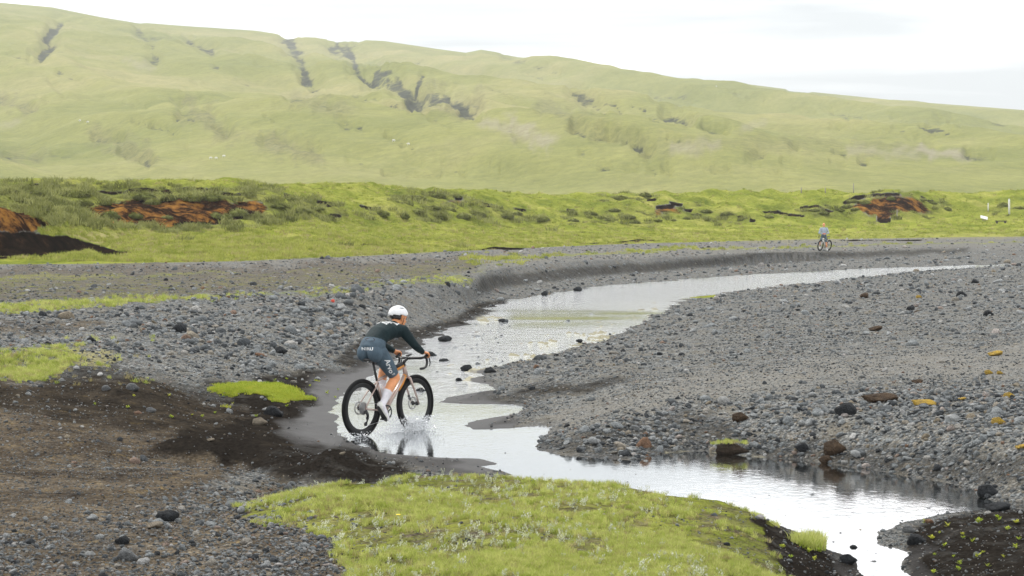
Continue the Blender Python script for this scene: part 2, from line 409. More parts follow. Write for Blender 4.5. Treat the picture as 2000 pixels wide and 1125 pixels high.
crest = [(440, 1003), (520, 977), (600, 957), (700, 930), (800, 905), (900, 905), (1000, 915), (1100, 925), (1200, 925), (1300, 940), (1400, 955), (1470, 985), (1500, 1020), (1515, 1060), (1535, 1110), (1545, 1300), (690, 1300), (665, 1110), (640, 1060), (560, 1018)]
g_mound = mask(crest, 14, 0, 22.3)
grass = np.maximum(grass, g_mound * .47)
grass = np.maximum(grass, mask([(-300, 700), (0, 684), (100, 678), (170, 684), (150, 705), (90, 735), (30, 742), (-300, 745)], 14, 28, 46) * .44)
grass = np.maximum(grass, mask([(405, 760), (440, 752), (480, 747), (515, 755), (545, 752), (600, 778), (560, 779), (530, 784), (490, 772), (455, 776), (430, 768)], 8, 30, 46) * .5)
grass = np.maximum(grass, mask([(-300, 615), (0, 596), (130, 584), (500, 570), (700, 556), (900, 533), (938, 540), (930, 562), (800, 560), (600, 578), (280, 596), (0, 614)], 9, 40, 90) * .46)
grass = np.maximum(grass, mask([(-300, 545), (0, 535), (300, 528), (700, 522), (700, 530), (300, 545), (0, 560)], 8, 50, 120) * .42)
grass = np.maximum(grass, mask([(900, 505), (1300, 483), (2000, 470), (2000, 476), (1300, 492), (900, 515)], 5, 70, 230) * .5)
grass = np.maximum(grass, mask([(1320, 580), (1400, 575), (1400, 582), (1330, 585)], 4, 60, 120) * .8)
grass = np.maximum(grass, mask([(-300, 575), (0, 545), (700, 524), (930, 500), (1150, 486), (1150, 495), (930, 540), (700, 558), (300, 588), (-300, 615)], 12, 45, 150) * .36)
red = np.zeros_like(X)
for p, a in (([(150, 415), (240, 392), (330, 383), (440, 386), (490, 396), (525, 412), (500, 425), (400, 440), (270, 446), (170, 440)], .95),
          ([(-80, 395), (20, 405), (75, 425), (95, 440), (60, 456), (-80, 452)], 1),
          ([(1640, 400), (1680, 388), (1800, 388), (1825, 400), (1790, 418), (1740, 434), (1690, 424)], .95),
          ([(850, 391), (908, 391), (904, 400), (850, 398)], .9), ([(1270, 405), (1330, 405), (1330, 425), (1280, 430)], .7)):
    red = np.maximum(red, a * mask(p, 12, 96, 260))
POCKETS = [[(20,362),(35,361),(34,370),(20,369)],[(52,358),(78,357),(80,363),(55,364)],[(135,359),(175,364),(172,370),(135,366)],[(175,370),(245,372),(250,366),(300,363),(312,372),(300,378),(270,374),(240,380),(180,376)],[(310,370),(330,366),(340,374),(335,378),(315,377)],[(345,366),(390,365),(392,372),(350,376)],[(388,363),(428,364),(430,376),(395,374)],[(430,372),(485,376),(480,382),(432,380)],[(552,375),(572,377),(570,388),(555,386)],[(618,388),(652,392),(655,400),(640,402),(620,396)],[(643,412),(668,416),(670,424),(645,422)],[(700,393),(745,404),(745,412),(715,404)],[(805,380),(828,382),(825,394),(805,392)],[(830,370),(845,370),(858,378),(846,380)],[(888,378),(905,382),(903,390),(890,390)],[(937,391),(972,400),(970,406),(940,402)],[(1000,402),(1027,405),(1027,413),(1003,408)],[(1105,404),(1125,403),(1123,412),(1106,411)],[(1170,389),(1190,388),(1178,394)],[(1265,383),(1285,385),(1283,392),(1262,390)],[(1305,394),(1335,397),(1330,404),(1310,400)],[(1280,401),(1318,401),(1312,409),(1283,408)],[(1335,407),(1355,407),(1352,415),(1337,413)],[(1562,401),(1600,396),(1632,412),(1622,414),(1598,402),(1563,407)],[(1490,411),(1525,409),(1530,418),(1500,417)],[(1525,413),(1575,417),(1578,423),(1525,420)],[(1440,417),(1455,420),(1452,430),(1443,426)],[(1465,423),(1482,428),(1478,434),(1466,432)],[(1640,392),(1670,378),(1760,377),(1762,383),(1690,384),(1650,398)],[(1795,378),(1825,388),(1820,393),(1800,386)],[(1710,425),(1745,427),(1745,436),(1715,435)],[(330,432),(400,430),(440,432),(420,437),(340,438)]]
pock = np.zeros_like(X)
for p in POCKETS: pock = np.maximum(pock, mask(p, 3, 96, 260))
soilm = np.maximum(mask([(-80, 455), (60, 454), (110, 462), (185, 482), (150, 498), (110, 505), (-80, 510)], 6, 90, 118), 0)
soilm = np.maximum(soilm, mask([(150, 470), (200, 482), (270, 497), (240, 503), (180, 497)], 4, 90, 120))
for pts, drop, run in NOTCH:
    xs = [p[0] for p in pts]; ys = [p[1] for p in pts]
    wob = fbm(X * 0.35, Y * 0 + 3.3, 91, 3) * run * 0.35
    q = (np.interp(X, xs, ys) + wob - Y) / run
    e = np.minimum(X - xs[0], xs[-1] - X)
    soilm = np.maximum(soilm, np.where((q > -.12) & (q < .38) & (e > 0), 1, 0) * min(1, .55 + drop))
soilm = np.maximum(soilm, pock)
Z = Z - pock * .10                # eroded hollows under the turf edge
grass = np.clip(grass - red * .9 - soilm * .9, 0, 1)
esc = sstep(YS[12] - 4, YS[12] + 4, Y) * (1 - sstep(YS[14] - 3, YS[14] + 3, Y))
dirt = mask([(-400, 745), (0, 742), (260, 745), (420, 785), (600, 815), (640, 850), (560, 880), (400, 960), (330, 1000), (0, 1040), (-400, 1060)], 25, 12, 42)
dirt = np.maximum(dirt, .8 * mask([(560, 1130), (600, 1020), (680, 1060), (700, 1300), (500, 1300)], 20, 12, 20))
dirt = np.maximum(dirt, .55 * mask([(-300, 520), (700, 510), (930, 500), (930, 530), (700, 560), (300, 590), (-300, 615)], 12, 50, 130))
dirt = np.maximum(dirt, .6 * mask([(-300, 650), (0, 628), (200, 620), (200, 640), (0, 660)], 12, 30, 60))
dirt = np.maximum(dirt, g_mound); dirt = np.maximum(dirt, .75 * mask([(-400, 980), (150, 985), (330, 965), (560, 930), (640, 1010), (700, 1300), (-400, 1300)], 30, 12, 24))
dark = mask([(390, 752), (540, 735), (640, 722), (700, 725), (690, 800), (650, 840), (700, 880), (800, 912), (830, 935), (700, 960), (560, 945), (400, 905), (300, 880), (330, 850), (480, 800)], 16, 17, 48)
dark = np.maximum(dark, .85 * mask([(640, 700), (720, 660), (830, 640), (960, 585), (1000, 582), (930, 625), (820, 690), (720, 735)], 8, 38, 90))
dark = np.maximum(dark, mask([(1455, 985), (1490, 1000), (1560, 1040), (1700, 1100), (1720, 1300), (1520, 1300), (1505, 1080), (1480, 1020)], 8, 10, 21))
dark = np.maximum(dark, mask([(1770, 1040), (1850, 1003), (1960, 990), (2500, 990), (2500, 1300), (1740, 1300)], 10, 10, 21.5))
dark = np.maximum(dark, .55 * mask([(1000, 862), (1130, 840), (1330, 800), (1500, 850), (2300, 900), (2300, 980), (1800, 930), (1400, 880), (1200, 898)], 12, 20, 32))
dark = np.maximum(dark, .7 * mask([(900, 782), (1000, 760), (1200, 730), (1250, 745), (1150, 775), (1000, 790)], 10, 28, 46))
dark = np.maximum(dark, .6 * mask([(940, 540), (1500, 494), (1900, 488), (1900, 497), (1500, 508), (1000, 558), (930, 572)], 5, 60, 175))
dark = np.maximum(dark, .75 * mask([(120, 705), (220, 700), (275, 725), (400, 750), (620, 735), (640, 830), (420, 870), (200, 830), (0, 800), (-100, 745), (60, 740)], 25, 26, 46))
finem = mask([(1000, 830), (1150, 790), (1350, 735), (1700, 690), (2300, 650), (2300, 730), (1700, 740), (1420, 770), (1200, 810), (1080, 835)], 22, 24, 60)
finem = np.maximum(finem, .8 * mask([(-300, 500), (900, 480), (2300, 455), (2300, 486), (1500, 494), (1000, 518), (930, 530), (700, 545), (-300, 590)], 8, 60, 240))
sand = mask([(560, 835), (640, 725), (760, 690), (900, 640), (1000, 800), (1000, 910), (930, 935), (800, 915), (690, 880), (560, 870)], 18, 21, 48) * sstep(.22, .0, Z) * sstep(2.2, .2, D)
straw = np.clip(esc * .35 + mask([(-80, 470), (300, 455), (700, 470), (2000, 440), (2000, 470), (1200, 480), (700, 505), (250, 495)], 10, 90, 240) * .5 - soilm, 0, 1)
straw = np.maximum(straw, mask([(110, 684), (220, 686), (265, 715), (200, 722), (120, 705)], 12, 28, 46) * .6)
dark_turf = mask([(150, 705), (220, 705), (275, 725), (270, 745), (90, 748), (60, 738)], 10, 28, 46)
alga = mask([(985, 700), (1010, 660), (1150, 645), (1240, 625), (1200, 655), (1130, 680), (1050, 700)], 14, 30, 80) * (D < .1)
alga = np.maximum(alga, .75 * mask([(840, 780), (880, 660), (960, 610), (1300, 575), (1300, 600), (1100, 680), (930, 730), (900, 775)], 14, 28, 90) * (D < .1))
alga = np.maximum(alga, .5 * mask([(1300, 870), (1560, 890), (1600, 915), (1400, 920), (1280, 900)], 12, 20, 30) * (D < .1))
Z = np.where((D < 0) & (alga > .5), Z + .085 * sstep(-.05, .55, fbm(X * 4.5, Y * 1.3, 301, 5, .75)) * sstep(.5, .95, alga), Z)
Z = Z + np.clip(dark, 0, 1) * (Y < 48) * np.clip(Z / .1, 0, 1) * fbm(X * 2.6, Y * 2.0, 311, 4, .6) * .055
wetm = np.clip(sstep(.45, .0, D + Z * 1.5) + dark * .35 + sand * .7, 0, 1) * (Y < 190)
olive = np.zeros_like(X)
for p, a in (([(-100, 362), (300, 362), (520, 370), (680, 400), (690, 425), (560, 440), (300, 455), (120, 450), (-100, 420)], 1), ([(790, 380), (850, 366), (910, 376), (990, 405), (1080, 425), (1050, 438), (760, 436), (700, 415)], .65), ([(1090, 405), (1240, 395), (1420, 405), (1500, 420), (1440, 440), (1200, 440), (1080, 428)], .55), ([(1160, 384), (1240, 378), (1300, 388), (1220, 394)], .8), ([(1540, 405), (1620, 396), (1680, 378), (1830, 380), (1860, 402), (1760, 438), (1620, 425)], .9), ([(1860, 385), (2100, 380), (2100, 415), (1900, 412)], .45)):
    olive = np.maximum(olive, a * mask(p, 12, 96, 262))
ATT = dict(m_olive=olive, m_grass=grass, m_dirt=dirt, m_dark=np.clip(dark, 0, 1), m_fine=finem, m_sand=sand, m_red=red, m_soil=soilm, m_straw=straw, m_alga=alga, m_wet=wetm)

nr_, nc_ = YY.shape
idx = np.arange(nr_ * nc_).reshape(nr_, nc_)
Q = np.stack([idx[:-1, :-1], idx[:-1, 1:], idx[1:, 1:], idx[1:, :-1]], -1).reshape(-1, 4)
qd = D[Q].mean(1); qy = Y[Q].mean(1); qx = PX[Q].mean(1); qm = g_mound[Q].mean(1)
q6 = YS[8][Q].mean(1); q3 = YS[3][Q].mean(1); q11 = YS[11][Q].mean(1); q5 = YS[6][Q].mean(1); q14 = YS[14][Q].mean(1); q12 = YS[12][Q].mean(1)
cls = np.where(qy < q5, 1, 2)                                   # 1 earth flat, 2 cobble bank
cls = np.where((qx > 870) & (qy > q3) & (qy < q6), 3, cls)      # gravel bar
cls = np.where((qx > 1690) & (qy <= q3), 4, cls)                # soil spit
cls = np.where((qx > 640) & (qx <= 1690) & (qy <= q3), 5, cls)  # mound
cls = np.where((qx > 430) & (qx <= 640) & (qy <= q3) & (qm > .4), 5, cls)
cls = np.where(qy >= q11, 6, cls)
cls = np.where(qy >= q12, 7, cls)
cls = np.where(qd < -.02, 0, cls)
NAMES = {0: ('riverbed', 'pebbly bed of the shallow stream'), 1: ('earth_flat', 'brown earth and fine gravel flat at the lower left'),
         2: ('cobble_bank', 'grey cobble bank and gravel terrace beyond the stream'), 3: ('gravel_bar', 'broad grey gravel bar inside the bend of the stream'),
         4: ('soil_spit', 'dark soil spit with tiny plants at the lower right'), 5: ('grassy_mound', 'green grassy mound in the foreground'),
         6: ('meadow', 'flat green meadow behind the gravel terrace'), 7: ('eroded_terrace', 'eroded grass terrace with red soil scars')}
GROUND = {}
V3 = np.stack([X, Y, Z], 1)
for c, (nm, lab) in NAMES.items():
    q = Q[cls == c]
    used, inv = np.unique(q.ravel(), return_inverse=True)
    me = np_mesh(nm, V3[used], inv.reshape(-1, 4))
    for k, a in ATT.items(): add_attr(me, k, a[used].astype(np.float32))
    smooth(me)
    GROUND[nm] = tag(obj(nm, me, M_GROUND), lab, kind='structure')

# ------------------------------------------------------------------ water
t = NT('stream_water'); P = t.pos()
st = t.n('ShaderNodeMapping'); st.inputs['Scale'].default_value = (1, .55, 1); t.l(P, st.inputs[0])
w1 = t.noise(st.outputs[0], 2.4, 5, .6, .3).outputs[0]; w2 = t.noise(st.outputs[0], 11, 4, .6, .4).outputs[0]
rip = t.attr('ripple').outputs['Fac']
hh = t.math('ADD', t.math('MULTIPLY', w1, .55), t.math('MULTIPLY', w2, .45))
bn = t.bump(hh, rip, .10)
gl = t.n('ShaderNodeBsdfGlossy'); gl.inputs['Roughness'].default_value = .045; gl.inputs['Color'].default_value = (.98, .99, 1, 1); t.l(bn, gl.inputs['Normal'])
tr = t.n('ShaderNodeBsdfTransparent'); tr.inputs['Color'].default_value = (.80, .84, .80, 1)
fr = t.n('ShaderNodeFresnel'); fr.inputs['IOR'].default_value = 1.75; t.l(bn, fr.inputs['Normal'])
mx = t.n('ShaderNodeMixShader'); t.l(t.math('POWER', fr.outputs[0], .38), mx.inputs[0]); t.l(tr.outputs[0], mx.inputs[1]); t.l(gl.outputs[0], mx.inputs[2])
t.l(mx.outputs[0], t.out.inputs[0])
M_WATER = t.m
wu = np.linspace(-.3, .3, 260); wr = [12.0]
while wr[-1] < 190: wr.append(wr[-1] * 1.012)
WU, WY = np.meshgrid(wu, np.array(wr)); WX = WU * WY
wx, wy = WX.ravel(), WY.ravel()
wz, wd, _ = height(wx, wy, False)
wi = np.arange(wx.size).reshape(WX.shape)
WQ = np.stack([wi[:-1, :-1], wi[:-1, 1:], wi[1:, 1:], wi[1:, :-1]], -1).reshape(-1, 4)
keep = wd[WQ].min(1) < .006 * wy[WQ].mean(1) + .06
WQ = WQ[keep]; used, inv = np.unique(WQ.ravel(), return_inverse=True)
wpx, wpy = proj(wx, wy, wx * 0)
rp = .05 + sstep(30, 42, wy) * (.08 + .34 * sstep(-.35, .3, fbm(wx * .22, wy * .55, 79, 4))) + .03 * fbm(wx * .4, wy * .2, 77, 3)
rp = rp * (1 - .72 * sstep(14, -14, poly_sd(wpx, wpy + 26 * fbm(wx * .22, wy * .5, 81, 4, .6), [(1010, 606), (1290, 602), (1255, 630), (1100, 640), (985, 632)])))
rp = rp + .55 * sstep(10, -10, poly_sd(wpx, wpy, [(950, 600), (1010, 590), (1300, 555), (1900, 515), (1900, 535), (1450, 575), (1310, 596), (1290, 604), (1060, 602)]))
rp = rp + .35 * sstep(18, -18, poly_sd(wpx, wpy, [(1000, 604), (1300, 600), (1260, 635), (1000, 645)])) * .0 + .0 * sstep(18, -18, poly_sd(wpx, wpy, [(1000, 604), (1300, 600), (1260, 635), (1000, 645)]))
rp = rp + .35 * sstep(18, -18, poly_sd(wpx, wpy, [(840, 660), (980, 612), (1000, 645), (1260, 635), (1150, 680), (960, 720), (930, 770), (850, 780)]))
me = np_mesh('water', np.stack([wx, wy, wx * 0], 1)[used], inv.reshape(-1, 4))
add_attr(me, 'ripple', np.clip(rp, .02, .8)[used].astype(np.float32)); smooth(me)
WATER = tag(obj('water', me, M_WATER), 'shallow silvery stream winding through the gravel', kind='structure')
# ------------------------------------------------------------------ the hill behind
RIDGE = np.array([(-1500, -120), (-500, -50), (0, 5), (100, 14), (200, 34), (250, 42), (350, 50), (500, 60), (560, 69), (578, 68), (590, 72), (650, 75), (750, 80), (850, 95), (910, 103), (940, 97), (1000, 107), (1100, 122), (1200, 140), (1300, 153), (1450, 163), (1550, 176), (1750, 196), (2000, 215), (2600, 262), (3500, 330)], float)
hu = np.concatenate([[-.62, -.5, -.4, -.33, -.28], np.linspace(-.24, .24, 620), [.28, .33, .4, .5, .62]])
tt = np.concatenate([np.linspace(0, 1, 300), [1.04, 1.1, 1.25, 1.6]])
HU, HT = np.meshgrid(hu, tt); hu_ = HU.ravel(); ht = HT.ravel()
hpx = 1000 + F * hu_
HY = 400 + 1500 * ht
base_z = CH - (np.interp(hpx, [0, 1000, 2000], [392, 398, 398]) - HOR) * 400 / F - 1.5
rz = CH - (np.interp(hpx, RIDGE[:, 0], RIDGE[:, 1]) - HOR) * 1900 / F
tcl = np.clip(ht, 0, 1)
prof = .10 * tcl + .90 * (tcl ** 1.35) * (1.18 - .18 * tcl)
HZ = base_z + (rz - base_z) * prof - np.maximum(ht - 1, 0) * 90
HX = hu_ * HY
env = sstep(0, .12, ht) * (1 - sstep(.86, 1.0, ht)); env2 = sstep(0, .12, ht) * (1 - sstep(.97, 1.0, ht))
# spurs run down to the right
sx = HX + (HY - 1300) * .42
HZ = HZ + env * (fbm(sx / 130, HY / 640, 51, 4) * 24 + fbm((HX + HY * .3) / 50, HY / 110, 53, 4) * 7) + env2 * fbm(HX / 13, HY / 18, 55, 3) * .9
hpy = HOR + F * (CH - HZ) / HY
scar = np.zeros_like(HX); bare = np.zeros_like(HX); rough_ = np.zeros_like(HX)
def hl(pts, w, s, arr, dep=0):
    global HZ
    a_ = np.array(pts, float); k_ = (hpx > a_[:, 0].min() - 5 * w) & (hpx < a_[:, 0].max() + 5 * w) & (hpy > a_[:, 1].min() - 5 * w) & (hpy < a_[:, 1].max() + 5 * w)
    qx_, qy_ = hpx[k_], hpy[k_]
    wob = fbm(qx_ / 17, qy_ / 13, int(pts[0][0]) + 3, 5, .6) * w * 1.7
    d, _ = seg_dist(qx_, qy_, pts)
    m = np.clip(1.2 - (d + wob * .5) / (w * .62), 0, 1) * s
    arr[k_] = np.maximum(arr[k_], m)
    if dep: HZ[k_] = HZ[k_] - dep * sstep(w * 1.5, 0, d + wob * .4)
for pts, w, s in (([(118, 45), (95, 62)], 17, 1), ([(100, 80), (75, 105)], 17, 1), ([(270, 60), (298, 75), (300, 115)], 16, .6), ([(270, 65), (335, 72)], 9, .5), ([(370, 75), (412, 95)], 12, .75),
    ([(562, 75), (590, 110), (600, 150), (612, 155)], 23, .9), ([(650, 86), (688, 98), (700, 130), (725, 150)], 22, 1), ([(735, 132), (770, 150), (800, 178), (812, 186)], 26, 1), ([(826, 145), (800, 185)], 8, .9),
    ([(820, 186), (870, 180), (925, 207)], 23, .95), ([(985, 110), (1040, 122), (1090, 140)], 10, .5), ([(1120, 175), (1165, 198)], 17, .7), ([(1060, 208), (1110, 212)], 14, .4), ([(1125, 243), (1190, 258)], 14, .85), ([(1190, 258), (1235, 266), (1268, 290)], 14, .8),
    ([(1300, 218), (1348, 230)], 13, .85), ([(1375, 241), (1418, 250)], 10, .8), ([(1285, 185), (1350, 188)], 14, .55), ([(348, 228), (378, 231)], 8, 1), ([(298, 243), (325, 247), (345, 261)], 7, .9), ([(260, 235), (298, 243)], 4, .6),
    ([(185, 266), (235, 268)], 10, .55), ([(240, 296), (292, 310)], 11, .6), ([(0, 192), (62, 207)], 12, .55), ([(0, 122), (20, 128)], 10, .5), ([(0, 298), (75, 305)], 12, .35), ([(515, 272), (560, 272), (618, 290)], 14, .5), ([(360, 212), (410, 220), (440, 250)], 18, .45),
    ([(340, 195), (352, 200)], 7, .6), ([(570, 188), (645, 205)], 15, .4), ([(675, 243), (705, 244)], 9, .9), ([(640, 170), (735, 188)], 9, .55), ([(750, 200), (830, 215)], 5, .6), ([(1440, 180), (1460, 182)], 7, .7), ([(1465, 188), (1490, 191)], 7, .7), ([(1540, 175), (1580, 178)], 4, .7),
    ([(1570, 216), (1590, 219)], 6, .6), ([(1745, 228), (1760, 232)], 6, .6), ([(1815, 246), (1852, 252)], 9, .75), ([(1830, 222), (1860, 230)], 7, .5), ([(1890, 296), (1935, 304)], 11, .6), ([(1548, 286), (1556, 288)], 7, .9), ([(1680, 313), (1692, 315)], 6, .8), ([(1290, 320), (1310, 330)], 5, .7),
    ([(1160, 322), (1300, 338)], 3, .6), ([(95, 152), (125, 185)], 6, .4), ([(750, 338), (860, 340)], 4, .4), ([(1460, 305), (1490, 300)], 8, .35), ([(1395, 330), (1420, 326)], 7, .4)):
    hl(pts, w, s * .88, scar, 3.6 * s if w > 9 else 1.2)
hr = np.random.default_rng(5)
for _ in range(70):
    x0_ = hr.uniform(-20, 2020); y0_ = np.interp(x0_, RIDGE[:, 0], RIDGE[:, 1]) * (1 - (q_ := hr.uniform(.08, .85))) + 370 * q_; l_ = hr.uniform(8, 45)
    hl([(x0_, y0_), (x0_ + l_ * .6, y0_ + l_ * .12), (x0_ + l_, y0_ + l_ * hr.uniform(.15, .5))], hr.uniform(3, 8), hr.uniform(.35, .62), scar, .8)
for pts, w, s in (([(1000, 245), (1060, 275)], 36, .8), ([(940, 240), (1000, 250)], 18, .7), ([(1320, 292), (1400, 286)], 20, .7), ([(1800, 296), (1890, 303)], 18, .9), ([(1660, 295), (1790, 300)], 18, .5), ([(1450, 250), (1490, 244)], 16, .5), ([(255, 120), (290, 130)], 20, .5), ([(0, 245), (30, 240)], 14, .4), ([(960, 245), (985, 250)], 14, .6)):
    hl(pts, w, s, bare)
for pts, w, s in (([(380, 215), (440, 262)], 46, .9), ([(520, 275), (610, 298)], 36, 1), ([(195, 265), (290, 305)], 34, .8), ([(575, 190), (680, 215)], 34, .7), ([(0, 195), (60, 207)], 26, .8), ([(1060, 205), (1110, 220)], 30, .7), ([(820, 190), (920, 200)], 50, .8), ([(1120, 235), (1290, 290)], 36, .5), ([(1290, 275), (1800, 290)], 26, .5), ([(440, 262), (520, 272)], 24, .6), ([(0, 300), (80, 305)], 22, .7)):
    hl(pts, w, s, rough_)
HZ = HZ + rough_ * (np.abs(fbm(HX / 5, HY / 14, 61, 2)) * 1.5)
t = NT('hill_grass'); P = t.pos()
n1 = t.noise(P, .007, 7, .65).outputs[0]; n2 = t.noise(P, .06, 7, .75).outputs[0]; n3 = t.noise(P, .4, 6, .8).outputs[0]
c = t.ramp(n1, (.33, (.19, .21, .055)), (.5, (.265, .27, .085)), (.66, (.34, .315, .135)))
c = t.mix(.55, c, t.ramp(n2, (.3, (.64, .7, .6)), (.7, (1.25, 1.2, 1.2))), 'MULTIPLY')
c = t.mix(.6, c, t.ramp(n3, (.3, (.55, .6, .52)), (.7, (1.25, 1.22, 1.18))), 'MULTIPLY')
c = t.mix(t.math('MULTIPLY', t.attr('m_rough').outputs['Fac'], .6), c, t.ramp(n3, (.35, (.07, .075, .035)), (.6, (.24, .22, .10))))
c = t.mix(t.math('MULTIPLY', t.attr('m_bare').outputs['Fac'], .75), c, t.ramp(n3, (.3, (.22, .19, .14)), (.7, (.4, .36, .27))))
e = t.ramp(t.math('ADD', t.attr('m_scar').outputs['Fac'], t.math('MULTIPLY', t.math('SUBTRACT', t.noise(P, .07, 8, .8).outputs[0], .5), 2.4)), (.42, (0, 0, 0)), (.75, (1, 1, 1)))
c = t.mix(t.math('MULTIPLY', e, .95), c, t.ramp(t.noise(P, .2, 6, .8).outputs[0], (.38, (.008, .014, .011)), (.52, (.04, .05, .034)), (.68, (.15, .155, .08))))
t.bsdf(c, .95, 0, t.bump(n3, .7, 1.2), .2)
hi_ = np.arange(HX.size).reshape(HU.shape)
HQ = np.stack([hi_[:-1, :-1], hi_[:-1, 1:], hi_[1:, 1:], hi_[1:, :-1]], -1).reshape(-1, 4)
me = np_mesh('hillside', np.stack([HX, HY, HZ], 1), HQ)
for k, a in (('m_scar', scar), ('m_bare', bare), ('m_rough', rough_)): add_attr(me, k, a.astype(np.float32))
smooth(me)
HILL = tag(obj('hillside', me, t.m), 'long pale green grassy hillside under the overcast sky', kind='structure')
def hill_at(px, py):
    """point of the hillside that shows at a pixel"""
    d = (hpx - px) ** 2 + ((hpy - py) * 1.0) ** 2 + np.where(ht > 1, 1e9, 0)
    i = int(np.argmin(d)); return Vector((HX[i], HY[i], HZ[i]))
# outlying plain so that the land runs on past the modelled strip
me = np_mesh('plain', np.array([(-2500, -400, -1.2), (2500, -400, -1.2), (2500, 420, -1.2), (-2500, 420, -1.2)], float), np.array([[0, 1, 2, 3]]))
for k in ATT: add_attr(me, k, np.full(4, 1.0 if k == 'm_fine' else 0, np.float32))
tag(obj('plain', me, M_GROUND), 'gravel plain stretching away around the stream', kind='structure')

# ------------------------------------------------------------------ haze
bm = bmesh.new(); bmesh.ops.create_cube(bm, size=1)
for v in bm.verts:
    v.co = Vector((v.co.x * 4200, -450 if v.co.y < 0 else 3100, -80 if v.co.z < 0 else 270))
hm = bpy.data.materials.new('haze_air'); hm.use_nodes = True; hm.node_tree.nodes.clear()
ho = hm.node_tree.nodes.new('ShaderNodeOutputMaterial'); pv = hm.node_tree.nodes.new('ShaderNodeVolumePrincipled')
pv.inputs['Color'].default_value = (.93, .95, .96, 1); pv.inputs['Density'].default_value = .00020; pv.inputs['Anisotropy'].default_value = .1
hm.node_tree.links.new(pv.outputs[0], ho.inputs['Volume'])
tag(obj('haze', bm, hm), 'thin pale haze in the damp air', kind='stuff')
# ------------------------------------------------------------------ stones
t = NT('stone')
oi = t.n('ShaderNodeObjectInfo').outputs['Random']
P = t.n('ShaderNodeTexCoord').outputs['Object']
cN = t.attr('tint', 'INSTANCER').outputs['Fac']
rnd = t.math('FRACT', t.math('ADD', oi, cN))
sc_ = t.ramp(rnd, (.0, (.045, .049, .053)), (.12, (.10, .11, .118)), (.3, (.19, .205, .21)), (.6, (.305, .325, .33)), (.8, (.43, .44, .435)), (.88, (.32, .27, .195)), (.94, (.55, .55, .54)), (.975, (.24, .13, .07)), (1., (.6, .6, .58)))
nz = t.noise(P, 3.5, 5, .7).outputs[0]
sc_ = t.mix(.8, sc_, t.ramp(nz, (.25, (.3, .3, .3)), (.7, (1.25, 1.25, 1.25))), 'MULTIPLY')
t.bsdf(sc_, .85, 0, t.bump(nz, .7, .25), .12)
M_STONE = t.m
def stone_mat(name, a, b, c=None):
    t = NT(name); P = t.n('ShaderNodeTexCoord').outputs['Object']
    nz = t.noise(P, 3.2, 6, .75).outputs[0]
    st = [(.3, a), (.62, b)] + ([(.72, c)] if c else [])
    t.bsdf(t.ramp(nz, *st), .85, 0, t.bump(nz, .8, .25), .25); return t.m
M_DARKROCK = stone_mat('dark_basalt', (.008, .009, .010), (.045, .05, .055))
M_GREYROCK = stone_mat('grey_basalt', (.10, .105, .11), (.27, .28, .28))
M_LICHEN = stone_mat('yellow_lichen_rock', (.30, .22, .09), (.62, .40, .05), (.70, .48, .07))
M_RUST = stone_mat('rusty_rock', (.03, .02, .014), (.10, .064, .036), (.17, .105, .05))
M_TAN = stone_mat('tan_rock', (.16, .135, .10), (.34, .29, .22))

def rock_mesh(name, seed, sub=2, sq=(1, .8, .6), amp=.28, mat=None):
    r = np.random.default_rng(seed); bm = bmesh.new()
    bmesh.ops.create_icosphere(bm, subdivisions=sub, radius=.5)
    co = np.array([v.co for v in bm.verts]); n = co / .5
    d = np.zeros(len(co))
    for k in range(7):                      # facets: planes that cut the ball
        a = r.normal(size=3); a /= np.linalg.norm(a); h = r.uniform(.25, .44)
        s = co @ a; co = co - np.maximum(s - h, 0)[:, None] * a * .85
    for k, (f, g) in enumerate(((2.2, amp * .35), (5., amp * .16))):
        ph = r.uniform(0, 6, 3); dd = np.sin(n @ np.array([1, .3, .2]) * f * 2 + ph[0]) * np.sin(n @ np.array([-.2, 1, .4]) * f * 2 + ph[1]) * np.sin(n @ np.array([.3, -.3, 1]) * f * 2 + ph[2])
        co = co * (1 + dd[:, None] * g)
    co = co * np.array(sq)
    for v, c in zip(bm.verts, co): v.co = c
    me = bpy.data.meshes.new(name); bm.to_mesh(me); bm.free(); smooth(me)
    if mat: me.materials.append(mat)
    return me
ROCKS = [rock_mesh('stone', 100 + i, 2, (1, r_, q_), .3, M_STONE) for i, (r_, q_) in enumerate(((.8, .6), (.7, .5), (.9, .62), (.75, .66), (.6, .42), (.85, .5), (.95, .7), (.65, .55)))]
def lib(name, meshes):
    c = bpy.data.collections.new(name)
    for i, m in enumerate(meshes): c.objects.link(bpy.data.objects.new('%s_%02d' % (name, i), m))
    return c
LIB_ROCK = lib('stone_library', ROCKS)
